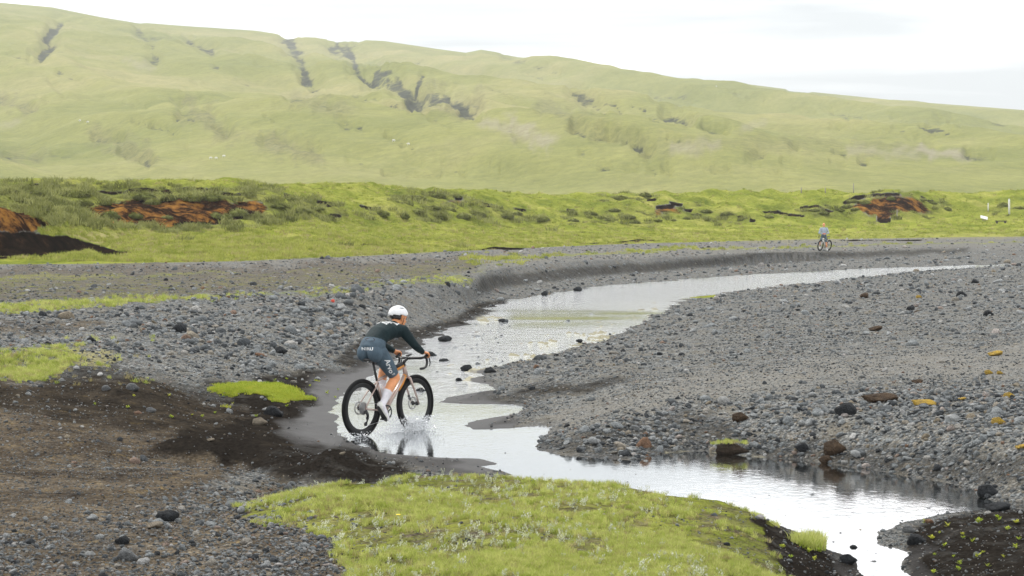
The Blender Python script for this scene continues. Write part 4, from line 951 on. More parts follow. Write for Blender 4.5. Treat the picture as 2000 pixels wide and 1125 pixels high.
for wd_, (px, py, w) in ordered(((262, 425, 30), (215, 425, 44), (326, 427, 20), (465, 420, 42), (420, 425, 32), (500, 425, 26), (440, 428, 34), (176, 440, 34))):
    put_tussock(px, py, w, wd_ + ' from the left, grass tussock growing out of the left red soil scar')
for wd_, (px, py, w) in ordered(((60, 380, 38), (150, 382, 44), (75, 412, 46), (30, 390, 30), (120, 398, 40), (165, 400, 36), (110, 430, 32), (20, 375, 26), (205, 400, 30), (190, 385, 30))):
    put_tussock(px, py, w, wd_ + ' from the left, grey green tussock left of the red soil scar')
for wd_, (px, py, w) in ordered(((545, 405, 30), (570, 392, 30), (590, 415, 32), (620, 410, 26), (560, 425, 24), (640, 425, 22), (530, 395, 26), (600, 395, 20))):
    put_tussock(px, py, w, wd_ + ' from the left, grass tussock right of the left red soil scar')
for wd_, (px, py, w) in ordered(((855, 385, 40), (820, 390, 28), (890, 385, 24), (845, 408, 30), (880, 412, 26), (815, 415, 24), (860, 425, 34), (930, 420, 30), (990, 425, 34), (1060, 430, 30), (905, 425, 28), (790, 425, 26), (745, 420, 28), (1010, 418, 24))):
    put_tussock(px, py, w, wd_ + ' from the left, dull green tussock on the middle knoll of the terrace')
for wd_, (px, py, w) in ordered(((1115, 415, 24), (1150, 420, 30), (1180, 430, 28), (1200, 412, 22), (1225, 425, 28), (1240, 436, 22), (1300, 425, 16), (1315, 432, 14), (1340, 428, 16), (1285, 432, 14), (1380, 415, 24), (1420, 420, 26), (1450, 430, 22), (1210, 388, 30), (1260, 384, 26), (1500, 425, 22), (1360, 420, 18), (1120, 432, 24))):
    put_tussock(px, py, w, wd_ + ' from the left, small tussock on the terrace between the knoll and the right scar')
for wd_, (px, py, w) in ordered(((1665, 395, 26), (1655, 405, 22), (1690, 398, 22), (1740, 390, 22), (1800, 392, 20), (1640, 412, 18), (1820, 398, 18), (1670, 410, 16), (1590, 412, 18), (1610, 418, 20), (1850, 410, 18), (1960, 402, 22), (1990, 408, 20))):
    put_tussock(px, py, w, wd_ + ' from the left, tussock around the right red soil scar')
# ------------------------------------------------------------------ people: one skinned surface from joints
def ring_tube(bm, pts, rad, seg=14):
    """closed tube; rad = (sideways, up) half widths per point"""
    P_ = [Vector(p) for p in pts]; rings = []
    for i, p in enumerate(P_):
        d = (P_[min(i + 1, len(P_) - 1)] - P_[max(i - 1, 0)]).normalized()
        side = Vector((0, 1, 0)) - d * d.y
        if side.length < .2: side = Vector((1, 0, 0)) - d * d.x
        side.normalize(); up = d.cross(side)
        a, b = rad[i] if isinstance(rad[i], tuple) else (rad[i], rad[i])
        rings.append([bm.verts.new(p + side * a * math.cos(k * 2 * math.pi / seg) + up * b * math.sin(k * 2 * math.pi / seg)) for k in range(seg)])
    for r0, r1 in zip(rings, rings[1:]):
        for k in range(seg): bm.faces.new((r0[k], r0[(k + 1) % seg], r1[(k + 1) % seg], r1[k]))
    bm.faces.new(rings[0][::-1]); bm.faces.new(rings[-1])
def ball(bm, c, r):
    bmesh.ops.create_uvsphere(bm, u_segments=16, v_segments=10, radius=1, matrix=Matrix.Translation(c) @ Matrix.Diagonal((*r, 1)))
def limb(bm, pts, rad, seg=14):
    ring_tube(bm, pts, rad, seg)
    for p, r in zip(pts, rad):
        q = r if not isinstance(r, tuple) else min(r)
        ball(bm, p, (q * .98,) * 3)
def lerp(a, b, t): return tuple(a[i] + (b[i] - a[i]) * t for i in range(3))
def hand(bm, wrist, fwd, up, side, curl, s=1.0):
    """palm, four fingers that curl down round a grip, thumb from the side of the palm"""
    f, u, sd_ = Vector(fwd).normalized(), Vector(up).normalized(), Vector(side).normalized(); w = Vector(wrist)
    pal = [w, w + f * .04 * s, w + f * .085 * s]; ring_tube(bm, pal, [(.024 * s, .019 * s), (.036 * s, .018 * s), (.038 * s, .015 * s)], 12)
    for k, (o, L) in enumerate(((-.03, .062), (-.0105, .072), (.0095, .068), (.029, .052))):
        p = w + f * .08 * s + sd_ * o * s; seg = [p]
        ang = .15
        for j in range(3):
            ang += curl; seg.append(seg[-1] + (f * math.cos(ang) - u * math.sin(ang)) * L * s * (.45, .33, .26)[j])
        limb(bm, seg, [.0092 * s, .0088 * s, .008 * s, .007 * s], 8)
    th = [w + f * .022 * s - sd_ * .026 * s, w + f * .045 * s - sd_ * .048 * s - u * .008 * s, w + f * .07 * s - sd_ * .05 * s - u * .026 * s, w + f * .088 * s - sd_ * .042 * s - u * .038 * s]
    limb(bm, th, [.013 * s, .0115 * s, .0105 * s, .0085 * s], 8)
def remesh(bm, vox, it=6):
    me = bpy.data.meshes.new('tmp'); bmesh.ops.recalc_face_normals(bm, faces=bm.faces); bm.to_mesh(me); bm.free()
    o = bpy.data.objects.new('tmp', me); COL.objects.link(o)
    m = o.modifiers.new('r', 'REMESH'); m.mode = 'VOXEL'; m.voxel_size = vox
    s = o.modifiers.new('s', 'SMOOTH'); s.factor = .5; s.iterations = it
    dg = bpy.context.evaluated_depsgraph_get(); res = bpy.data.meshes.new_from_object(o.evaluated_get(dg))
    bpy.data.objects.remove(o); bpy.data.meshes.remove(me); return smooth(res)
def shell(name, body, sel, off, mat, parent):
    """garment: the chosen faces of the body lifted along their normals"""
    co = np.empty(len(body.vertices) * 3); body.vertices.foreach_get('co', co); co = co.reshape(-1, 3)
    no = np.array([v.normal for v in body.vertices]); fs = [p.vertices[:] for p in body.polygons if sel[list(p.vertices)].all()]
    used = np.unique(np.concatenate([np.array(f) for f in fs])); inv = {int(v): i for i, v in enumerate(used)}
    me = bpy.data.meshes.new(name); me.from_pydata([tuple(c) for c in co[used] + no[used] * off], [], [[inv[v] for v in f] for f in fs]); smooth(me)
    me.materials.append(mat); return obj(name, me, None, parent)
def near_bone(co, bones):
    """index of the nearest bone (relative to its thickness) and position along it"""
    best = np.full(len(co), 1e9); bi = np.zeros(len(co), int); bt = np.zeros(len(co))
    for i, (a, b, r) in enumerate(bones):
        a = np.array(a); b = np.array(b); d = b - a; t_ = np.clip(((co - a) @ d) / (d @ d), 0, 1); q = np.linalg.norm(co - a - t_[:, None] * d, axis=1) - r
        k = q < best; best = np.where(k, q, best); bi = np.where(k, i, bi); bt = np.where(k, t_, bt)
    return bi, bt
def cloth(name, col, rough=.75): return plain(name, col, rough, 0, .16, 14, .55, .2)
M_SKIN = plain('skin', (.70, .30, .13), .55, 0, .08, 25)
M_SKIN_WARM = M_SKIN
M_JERSEY = cloth('jersey_black_green', (.008, .020, .0235)); M_SHORTS = cloth('shorts_slate', (.07, .105, .135)); M_SOCK = cloth('sock_white', (.70, .68, .72)); M_SHOE = plain('shoe_white', (.68, .68, .64), .4)
M_SOLE = plain('sole_dark', (.03, .03, .03), .6); M_HAIR = plain('hair_black', (.012, .011, .01), .6); M_HELM = plain('helmet_white', (.78, .79, .80), .3, 0, .03); M_BLACK = plain('black_plastic', (.012, .013, .014), .45); M_PRINT = plain('white_print', (.78, .8, .8), .6, 0, .02)

def text_mesh(txt, size, place, body_bvh, off, name, mat, parent, direction, shear=0):
    """flat lettering wrapped on the cloth; place(u, v) gives the point in space, direction the projecting ray"""
    cu = bpy.data.curves.new('txt', 'FONT'); cu.body = txt; cu.size = size; cu.align_x = 'CENTER'; cu.align_y = 'CENTER'; cu.shear = shear; cu.offset = size * .012; cu.resolution_u = 3
    o = bpy.data.objects.new('txt', cu); COL.objects.link(o); dg = bpy.context.evaluated_depsgraph_get(); me = bpy.data.meshes.new_from_object(o.evaluated_get(dg)); bpy.data.objects.remove(o)
    bm = bmesh.new(); bm.from_mesh(me); bmesh.ops.triangulate(bm, faces=bm.faces); bmesh.ops.subdivide_edges(bm, edges=[e for e in bm.edges if e.calc_length() > size * .2], cuts=2, use_grid_fill=True)
    d = Vector(direction).normalized()
    for v in bm.verts:
        p = place(v.co.x, v.co.y); h = body_bvh.ray_cast(p - d * .5, d)
        if h[0] is None: h = body_bvh.find_nearest(p)
        v.co = h[0] - d * off
    return obj(name, bm, mat, parent)

# ---- the rider in the stream; local axes: x forward, y left, z up, origin under the rear hub
HEAD = R(36.4)                                   # heading, clockwise from the view axis
bx0, by0 = gp(706, 853)
RIDER_M = Matrix.Translation((bx0, by0, -.012)) @ Matrix.Rotation(math.pi / 2 - HEAD, 4, 'Z')
def place_root(name, M):
    e = empty(name); e.matrix_world = M; return e
rider = place_root('person', RIDER_M)
tag(rider, 'cyclist in dark jersey, slate shorts and white helmet riding through the stream', 'person')
bm = bmesh.new()
# trunk
ring_tube(bm, [(.135, 0, .985), (.17, 0, 1.03), (.215, 0, 1.09), (.26, 0, 1.155), (.34, 0, 1.218), (.44, 0, 1.252), (.53, 0, 1.264), (.605, 0, 1.275)],
          [(.08, .06), (.158, .112), (.172, .118), (.148, .098), (.158, .102), (.178, .112), (.176, .098), (.09, .07)], 20)
for s in (1, -1): ball(bm, (.165, s * .082, 1.0), (.105, .092, .105))
J = {}
for s in (1, -1):
    hip = (.225, s * .092, 1.005)
    if s < 0: knee, ank, toe = (.50, -.115, .690), (.225, -.125, .375), (.315, -.135, .215)
    else: knee, ank, toe = (.60, .115, .855), (.49, .12, .455), (.61, .13, .375)
    J[s] = (hip, knee, ank, toe)
    limb(bm, [hip, lerp(hip, knee, .3), lerp(hip, knee, .65), lerp(hip, knee, .9), knee], [.096, .093, .078, .063, .058])
    kb = Vector(knee); ab = Vector(ank); cv = Vector((-.022, 0, -.004))
    limb(bm, [knee, tuple(kb.lerp(ab, .28) + cv), tuple(kb.lerp(ab, .5) + cv * .8), tuple(kb.lerp(ab, .8)), ank], [.056, .058, .052, .038, .035])
    limb(bm, [ank, lerp(ank, toe, .5), toe], [.037, .036, .028])
    sh = (.565, s * .178, 1.258); el = (.70, s * .265, 1.07); wr = (.895, s * .222, .985)
    limb(bm, [(.53, s * .12, 1.258), sh], [.085, .068]); limb(bm, [sh, lerp(sh, el, .5), el], [.064, .054, .043]); limb(bm, [el, lerp(el, wr, .3), wr], [.043, .042, .027])
    hand(bm, wr, (.93, -.05 * s, -.12), (0.1, 0, 1), (0, -s, 0), .62)
    J[s] += (sh, el, wr)
limb(bm, [(.575, 0, 1.27), (.635, 0, 1.325), (.672, 0, 1.365)], [.066, .056, .056])
# head turned a little right, chin, nose, brow, ears
HC = Vector((.705, 0, 1.412)); HR = Matrix.Rotation(R(-12), 3, 'Z') @ Matrix.Rotation(R(14), 3, 'Y')
def hd(x, y, z): return HC + HR @ Vector((x, y, z))
ball(bm, hd(-.012, 0, .02), (.098, .078, .098)); limb(bm, [hd(.03, 0, -.02), hd(.055, 0, -.085)], [.066, .044]); limb(bm, [hd(.082, 0, .01), hd(.108, 0, -.035)], [.012, .016], 8)
limb(bm, [hd(.085, -.03, .022), hd(.085, .03, .022)], [.014, .014], 8); limb(bm, [hd(.088, -.02, -.066), hd(.088, .02, -.066)], [.011, .011], 8)
for s in (1, -1): limb(bm, [hd(-.005, s * .078, -.03), hd(-.014, s * .088, .012)], [.011, .015], 8)
body = remesh(bm, .0075, 5); body.materials.append(M_SKIN)
B = []; nm_ = []
for s in (1, -1):
    hip, knee, ank, toe, sh, el, wr = J[s]
    for n_, a, b, r in (('thigh', hip, knee, .075), ('shin', knee, ank, .048), ('foot', ank, toe, .034), ('upper', sh, el, .054), ('fore', el, wr, .036), ('hand', wr, tuple(Vector(wr) + Vector((.15, 0, -.03))), .03)):
        B.append((a, b, r)); nm_.append((n_, s))
B += [((.15, 0, .99), (.26, 0, 1.155), .13), ((.26, 0, 1.155), (.56, 0, 1.265), .12), ((.605, 0, 1.295), (.672, 0, 1.365), .056), (tuple(hd(-.05, 0, .03)), tuple(hd(.06, 0, -.03)), .08)]
nm_ += [('pelvis', 0), ('trunk', 0), ('neck', 0), ('head', 0)]
co = np.empty(len(body.vertices) * 3); body.vertices.foreach_get('co', co); co = co.reshape(-1, 3)
bi, bt = near_bone(co, B); kind = np.array([n_[0] for n_ in nm_])[bi]; sd__ = np.array([n_[1] for n_ in nm_])[bi]
bo = obj('body', body, None, rider)
# hem of jersey slopes: above the line from seat of shorts to belly
hem = (co[:, 2] - 1.135) - (.26 - co[:, 0]) * .55
torso = np.isin(kind, ('trunk', 'pelvis', 'thigh'))
jer = (torso & (hem > 0) & (co[:, 2] > 1.0)) | np.isin(kind, ('upper',)) | ((kind == 'fore') & (bt < .93)) | ((kind == 'neck') & (bt < .12))
jersey = shell('jersey', body, jer, .006, M_JERSEY, rider)
sho = (np.isin(kind, ('pelvis',)) | ((kind == 'trunk') & (hem <= .03)) | ((kind == 'thigh') & (bt < .86))) & (hem < .02)
shorts = shell('shorts', body, sho, .004, M_SHORTS, rider)
for s in (1, -1): shell('sock', body, (sd__ == s) & (((kind == 'shin') & (bt > .50)) | (kind == 'foot')), .004, M_SOCK, rider)
bvh_s = BVHTree.FromPolygons([v.co.copy() for v in shorts.data.vertices], [p.vertices[:] for p in shorts.data.polygons])
bvh_j = BVHTree.FromPolygons([v.co.copy() for v in jersey.data.vertices], [p.vertices[:] for p in jersey.data.polygons])
# lettering: seat of the shorts, right thigh, small mark above the knee
vdir = Vector((.805, .593, 0)); vr = Vector((.593, -.805, 0))         # away from the camera and to its right, in rider axes
def pl(c, ux, uy): return lambda u, v: Vector(c) + ux * u + uy * v
def scr(px, py, depth=.0):                                            # point beside the rider that shows at a pixel
    k = by0 / F; return vr * ((px - 706) * k) + Vector((0, 0, (853 - py) * k - .0)) + vdir * depth
text_mesh('NIRU', .050, pl(scr(717, 680), (vr * 1.25 + Vector((0, 0, .04))), Vector((0, 0, 1)) - vr * .1), bvh_s, .003, 'lettering', M_PRINT, shorts, vdir)
dn_ = (vr * .30 - Vector((0, 0, .95))).normalized(); rt = (vr * .95 + Vector((0, 0, .30))).normalized()
text_mesh('Arvo', .088, pl(scr(759, 715), dn_, rt), bvh_s, .003, 'lettering', M_PRINT, shorts, vdir)
text_mesh('U3', .03, pl(scr(767, 731), rt, -dn_), bvh_s, .003, 'lettering', M_PRINT, shorts, vdir)
# rows of white dashes across the shoulders
bm = bmesh.new()
for r_i in range(6):
    for c_i in range(-6, 7):
        if abs(c_i) > 6 - r_i * .6 and r_i > 1: continue
        if (c_i * 7 + r_i * 3) % 11 == 0: continue
        x0 = .555 - r_i * .030 - abs(c_i) * .004; y0_ = c_i * .0245
        q = []
        for dx, dy in ((0, -.008), (0, .008), (-.022, .0095), (-.022, -.0065)):
            h = bvh_j.ray_cast(Vector((x0 + dx, y0_ + dy, 1.6)), Vector((0, 0, -1)))
            if h[0] is not None: q.append(bm.verts.new(h[0] + Vector((0, 0, .003))))
        if len(q) == 4: bm.faces.new(q)
obj('back_print', bm, M_PRINT, jersey)
bm = bmesh.new()                                                       # dark oval pocket at the waist
ov = []
for k in range(24):
    a = k * math.pi / 12; p = scr(722, 662) + vr * .062 * math.cos(a) + Vector((0, 0, .021)) * math.sin(a); h = bvh_s.ray_cast(p - vdir * .5, vdir)
    ov.append(bm.verts.new((h[0] if h[0] is not None else p) - vdir * .003))
bm.faces.new(ov); obj('waist_pocket', bm, cloth('pocket_dark', (.035, .04, .055)), shorts)
# shoes
def shoe(ank, toe, s):
    a, b = Vector(ank), Vector(toe); d = (b - a); f = Vector((d.x, 0, d.z)).normalized(); f = (f + Vector((.25, 0, 0))).normalized(); u = Vector((0, 1, 0)).cross(f) * -1
    heel = a - f * .055 - u * .055; tip = heel + f * .265; bm = bmesh.new(); P_ = []; Rr = []
    for t_, w, h, lift in ((0, .024, .030, .034), (.12, .034, .042, .040), (.3, .035, .048, .046), (.5, .039, .038, .030), (.75, .045, .028, .016), (.92, .036, .022, .010), (1, .016, .012, .006)):
        P_.append(heel.lerp(tip, t_) + u * lift); Rr.append((w, h))
    ring_tube(bm, P_, Rr, 14); me = bpy.data.meshes.new('shoe'); bmesh.ops.recalc_face_normals(bm, faces=bm.faces); bm.to_mesh(me); bm.free(); smooth(me)
    so = obj('shoe', me, M_SHOE, rider); bm = bmesh.new(); ring_tube(bm, [heel.lerp(tip, q) - u * .006 for q in (.02, .2, .5, .75, .97)], [(.022, .007), (.032, .008), (.035, .007), (.043, .008), (.02, .006)], 10); bmesh.ops.recalc_face_normals(bm, faces=bm.faces); obj('sole', bm, M_SOLE, so)
    return heel + f * .18 - u * .02
PED = {s: shoe(J[s][2], J[s][3], s) for s in (1, -1)}
# helmet with vents and rear cradle, hair
def head_cap(name, mat, scale, zmin, parent, vents=False, tail=0):
    bm = bmesh.new(); bmesh.ops.create_icosphere(bm, subdivisions=4, radius=1)
    bmesh.ops.delete(bm, geom=[v for v in bm.verts if v.co.z < zmin(v.co)], context='VERTS')
    for v in bm.verts:
        c = v.co.copy()
        if vents:
            for a in (-.62, -.22, .22, .62):
                w = abs(c.y - a * (1.0 - .25 * abs(c.x))); q = max(0, 1 - w / .11) * (1 if -.72 < c.x < .62 and c.z > .22 else 0)
                c *= 1 - .13 * min(1, q * 2)
        c.x -= tail * max(0, -c.x) ** 3
        v.co = hd(c.x * scale[0] - .012, c.y * scale[1], c.z * scale[2] + .025)
    bmesh.ops.solidify(bm, geom=list(bm.faces), thickness=.008) if vents else None
    me = bpy.data.meshes.new(name); bm.to_mesh(me); bm.free(); smooth(me); return obj(name, me, mat, parent)
helm = head_cap('helmet', M_HELM, (.128, .099, .118), lambda c: -.05 - .28 * max(0, -c.x) + .10 * max(0, c.x), rider, True, .12)
bm = bmesh.new()
for a in (-.62, -.22, .22, .62):
    ring_tube(bm, [hd(x * .114 - .012, a * (1 - .25 * abs(x)) * .088, math.sqrt(max(.02, 1 - x * x - a * a * .9)) * .105 + .022) for x in (-.6, -.3, 0, .3, .5)], [.004, .0075, .008, .0075, .004], 8)
bmesh.ops.recalc_face_normals(bm, faces=bm.faces); obj('vents', bm, M_BLACK, helm)
bm = bmesh.new(); ring_tube(bm, [hd(-.10 * math.cos(a) - .012, .083 * math.sin(a), -.012) for a in np.linspace(-1.35, 1.35, 9)], [(.012, .018)] * 9, 8); bmesh.ops.recalc_face_normals(bm, faces=bm.faces); obj('cradle', bm, M_BLACK, helm)
for s in (1, -1):
    bm = bmesh.new(); ring_tube(bm, [hd(.01, s * .092, .0), hd(.018, s * .078, -.06), hd(.035, s * .02, -.122)], [.004] * 3, 6); obj('strap', bm, M_BLACK, helm)
head_cap('hair', M_HAIR, (.105, .085, .10), lambda c: (-.72 if c.x < -.1 else -.2 + c.x), rider)
for s in (1, -1):
    bm = bmesh.new(); ball(bm, hd(.084, s * .030, -.002), (.011, .014, .009)); obj('eye', bm, plain('eye_dark', (.02, .015, .012), .2), rider)

# ------------------------------------------------------------------ bicycles
def tube(bm, a, b, r0, r1=None, seg=12):
    ring_tube(bm, [a, b], [r0, r0 if r1 is None else r1], seg)
def pipe(bm, pts, r, seg=10): ring_tube(bm, pts, [r] * len(pts) if not isinstance(r, list) else r, seg)
def fin(bm, name, mat, parent, sm=True):
    bmesh.ops.recalc_face_normals(bm, faces=bm.faces); me = bpy.data.meshes.new(name); bm.to_mesh(me); bm.free()
    if sm: smooth(me)
    return obj(name, me, mat, parent)
def torus_profile(bm, c, prof, seg=72):
    """ring around the y axis; prof = closed list of (radius, y)"""
    rings = []
    for k in range(seg):
        a = 2 * math.pi * k / seg; rings.append([bm.verts.new(Vector(c) + Vector((math.cos(a) * r, y, math.sin(a) * r))) for r, y in prof])
    for k in range(seg):
        r0, r1 = rings[k], rings[(k + 1) % seg]
        for j in range(len(prof)): bm.faces.new((r0[j], r0[(j + 1) % len(prof)], r1[(j + 1) % len(prof)], r1[j]))
def disc(bm, c, r, w, seg=32):
    bmesh.ops.create_cone(bm, cap_ends=True, segments=seg, radius1=r, radius2=r, depth=w, matrix=Matrix.Translation(c) @ Matrix.Rotation(math.pi / 2, 4, 'X'))
def make_bike(name, M, cols, label, seg=72, spokes=24):
    root = place_root(name, M); tag(root, label, 'bicycle')
    m_frame, m_accent, m_tyre, m_rim, m_black, m_metal = cols
    RH, FH, BB = (0, 0, .35), (1.02, 0, .35), (.43, 0, .28); SC = (.285, 0, .665); HT, HB = (.80, 0, .825), (.84, 0, .69)
    bm = bmesh.new()
    for a, b, r0, r1 in ((BB, SC, .019, .016), (SC, lerp(HT, HB, .12), .017, .021), (BB, lerp(HT, HB, .8), .027, .025), (HT, HB, .024, .029)): tube(bm, a, b, r0, r1)
    disc(bm, BB, .026, .075)
    for s in (1, -1):
        pipe(bm, [(SC[0] + .01, s * .018, SC[2] - .03), (.16, s * .045, .53), (0, s * .066, .355)], [.010, .009, .008]); pipe(bm, [(.41, s * .024, .285), (.25, s * .05, .315), (0, s * .066, .345)], [.013, .011, .009])
    frame = fin(bm, 'frame', m_frame, root)
    bm = bmesh.new(); ring_tube(bm, [lerp(SC, HT, .45), lerp(SC, HT, .75), lerp(SC, HT, .96)], [.0215, .0225, .0235], 12); ring_tube(bm, [lerp(BB, HB, .62), lerp(BB, HB, .8), lerp(BB, lerp(HT, HB, .8), .97)], [.0285, .0285, .0275], 12); fin(bm, 'painted_panel', m_accent, frame)
    bm = bmesh.new()
    for s in (1, -1): pipe(bm, [(.845, s * .012, .69), (.865, s * .045, .665), (.92, s * .056, .55), (1.02, s * .057, .35)], [.017, .017, .014, .010])
    fin(bm, 'fork', m_frame, root)
    for c, front in ((RH, False), (FH, True)):
        w = bpy.data.objects.new('wheel', None); link(w, root); w.empty_display_size = .1; w.location = c
        bm = bmesh.new(); torus_profile(bm, (0, 0, 0), [(.326 + .026 * math.cos(a), .026 * math.sin(a)) for a in np.linspace(0, 2 * math.pi, 12, endpoint=False)], seg); fin(bm, 'tyre', m_tyre, w)
        bm = bmesh.new(); torus_profile(bm, (0, 0, 0), [(.312, .014), (.312, -.014), (.29, -.015), (.256, -.009), (.249, 0), (.256, .009), (.29, .015)], seg); fin(bm, 'rim', m_rim, w)
        bm = bmesh.new(); disc(bm, (0, 0, 0), .017, .11, 16); disc(bm, (0, .032, 0), .028, .006, 16); disc(bm, (0, -.032, 0), .028, .006, 16); fin(bm, 'hub', m_black, w)
        bm = bmesh.new()
        for k in range(spokes):
            a = 2 * math.pi * k / spokes; sgn = 1 if k % 2 else -1; b = a + (.35 if (k // 2) % 2 else -.35); tube(bm, (math.cos(b) * .026, sgn * .032, math.sin(b) * .026), (math.cos(a) * .253, 0, math.sin(a) * .253), .0014, None, 4)
        fin(bm, 'spokes', m_metal, w)
        bm = bmesh.new(); torus_profile(bm, (0, .045, 0), [(.080, .001), (.080, -.001), (.062, -.001), (.062, .001)], 36)
        for k in range(6): a = k * math.pi / 3; tube(bm, (math.cos(a) * .02, .045, math.sin(a) * .02), (math.cos(a + .3) * .066, .045, math.sin(a + .3) * .066), .003, None, 5)
        fin(bm, 'brake_disc', m_metal, w)
    bm = bmesh.new()
    for i in range(9): disc(bm, (0, -.028 - i * .0036, .35), .078 - i * .0062, .0018, 28)
    fin(bm, 'cassette', m_metal, root, False)
    bm = bmesh.new(); pipe(bm, [(.01, -.062, .325), (.03, -.068, .28), (.045, -.066, .235)], [.016, .019, .012]); disc(bm, (.045, -.055, .235), .024, .008, 14); disc(bm, (.012, -.055, .165), .026, .008, 14); pipe(bm, [(.045, -.064, .235), (.012, -.064, .165)], .010); fin(bm, 'derailleur', m_black, root)
    bm = bmesh.new(); torus_profile(bm, (.43, -.045, .28), [(.088, .002), (.088, -.002), (.070, -.002), (.070, .002)], 40)
    for k in range(4): a = k * math.pi / 2 + .5; tube(bm, (.43, -.045, .28), (.43 + math.cos(a) * .074, -.045, .28 + math.sin(a) * .074), .008, None, 6)
    fin(bm, 'chainring', m_black, root)
    bm = bmesh.new(); pipe(bm, [(0, -.045, .418), (.43, -.045, .368)], .003, 6); pipe(bm, [(.43, -.045, .192), (.03, -.055, .142), (-.012, -.055, .162)], .003, 6); fin(bm, 'chain', m_metal, root)
    d = Vector((-.155, 0, -.072)).normalized() * .17
    for s in (-1, 1):
        e = Vector((.43, s * .075, .28)) + (d if s < 0 else -d); bm = bmesh.new(); pipe(bm, [(.43, s * .055, .28), (.43 + (e.x - .43) * .2, s * .07, .28 + (e.z - .28) * .2), tuple(e)], [.015, .013, .010]); cr_ = fin(bm, 'crank', m_black, root)
        bm = bmesh.new(); bmesh.ops.create_cube(bm, size=1, matrix=Matrix.Translation(e + Vector((0, s * .045, 0))) @ Matrix.Diagonal((.085, .06, .018, 1))); bmesh.ops.bevel(bm, geom=list(bm.edges), offset=.005, segments=1, affect='EDGES'); fin(bm, 'pedal', m_black, cr_, False)
    bm = bmesh.new(); tube(bm, lerp(BB, SC, .9), (.215, 0, .885), .0145); fin(bm, 'seatpost', m_black, root)
    bm = bmesh.new(); ring_tube(bm, [(.085, 0, .915), (.10, 0, .92), (.16, 0, .915), (.23, 0, .908), (.30, 0, .91), (.345, 0, .905)], [(.045, .016), (.07, .022), (.066, .02), (.036, .018), (.022, .016), (.014, .010)], 14); sa = fin(bm, 'saddle', m_black, root)
    bm = bmesh.new()
    for s in (1, -1): pipe(bm, [(.12, s * .025, .905), (.16, s * .022, .882), (.25, s * .022, .882), (.31, s * .012, .90)], .0035, 6)
    fin(bm, 'rails', m_metal, sa)
    bm = bmesh.new(); pipe(bm, [(.795, 0, .845), (.815, 0, .875), (.875, 0, .905)], [.019, .019, .017]); fin(bm, 'stem', m_black, root)
    bm = bmesh.new(); pipe(bm, [(.80, 0, .82), (.79, 0, .85)], [.026, .022]); fin(bm, 'headset', m_black, root)
    bm = bmesh.new(); half = []
    for s in (1, -1):
        pts = [(.878, 0, .905), (.878, s * .10, .912), (.885, s * .185, .915), (.905, s * .205, .918), (.955, s * .212, .918), (.982, s * .214, .895), (.982, s * .217, .85), (.955, s * .22, .805), (.91, s * .222, .79), (.845, s * .224, .788)]
        pipe(bm, pts, [.016] * 3 + [.0155] * 7)
    hb = fin(bm, 'handlebar', m_black, root)
    for s in (1, -1):
        bm = bmesh.new(); pipe(bm, [(.935, s * .212, .925), (.975, s * .212, .937), (1.005, s * .212, .958), (1.012, s * .212, .985)], [.015, .019, .018, .010]); hd_ = fin(bm, 'brake_hood', m_black, hb)
        bm = bmesh.new(); pipe(bm, [(1.005, s * .212, .935), (1.03, s * .217, .90), (1.035, s * .224, .85), (1.015, s * .23, .81)], [.007, .008, .007, .005], 8); fin(bm, 'brake_lever', m_black, hb)
    bm = bmesh.new(); pipe(bm, [(.98, .05, .395), (.955, .052, .45)], [.016, .014]); fin(bm, 'brake_caliper', m_black, root)
    return root, frame
fm = NT('frame_rose_metal'); fm.bsdf(rgb(.46, .36, .32), .35, .55); M_ROSE = fm.m
M_AMBER = plain('frame_amber', (.66, .27, .035), .35, .15); M_TYRE = plain('tyre_rubber', (.006, .006, .0065), .75, 0, .2, 40, .3, .2); M_RIM = plain('carbon_rim', (.008, .009, .010), .4, 0, .1, 30, 0, .3); M_STEEL = plain('steel', (.42, .42, .42), .35, .9)
bike, frame_ = make_bike('gravel_bicycle', RIDER_M, (M_ROSE, M_AMBER, M_TYRE, M_RIM, M_BLACK, M_STEEL), 'gravel bicycle with rose and amber frame and black wheels under the rider')
bm = bmesh.new(); bmesh.ops.create_cube(bm, size=1, matrix=Matrix.Translation((.70, 0, .825)) @ Matrix.Rotation(R(-17), 4, 'Y') @ Matrix.Diagonal((.15, .04, .05, 1))); bmesh.ops.bevel(bm, geom=list(bm.edges), offset=.012, segments=2, affect='EDGES'); fin(bm, 'top_tube_bag', M_BLACK, bike)
bm = bmesh.new(); bmesh.ops.create_cube(bm, size=1, matrix=Matrix.Translation((.90, 0, .945)) @ Matrix.Rotation(R(-20), 4, 'Y') @ Matrix.Diagonal((.08, .05, .015, 1))); bmesh.ops.bevel(bm, geom=list(bm.edges), offset=.005, segments=2, affect='EDGES'); fin(bm, 'computer', M_BLACK, bike)
bm = bmesh.new(); ring_tube(bm, [lerp((.43, 0, .28), (.285, 0, .665), q) for q in (.3, .32, .72, .76, .82)], [.03, .036, .036, .022, .018], 14)
for v in bm.verts: v.co += Vector((.055, 0, .018))
fin(bm, 'water_bottle', plain('bottle_white', (.75, .76, .78), .3), bike)
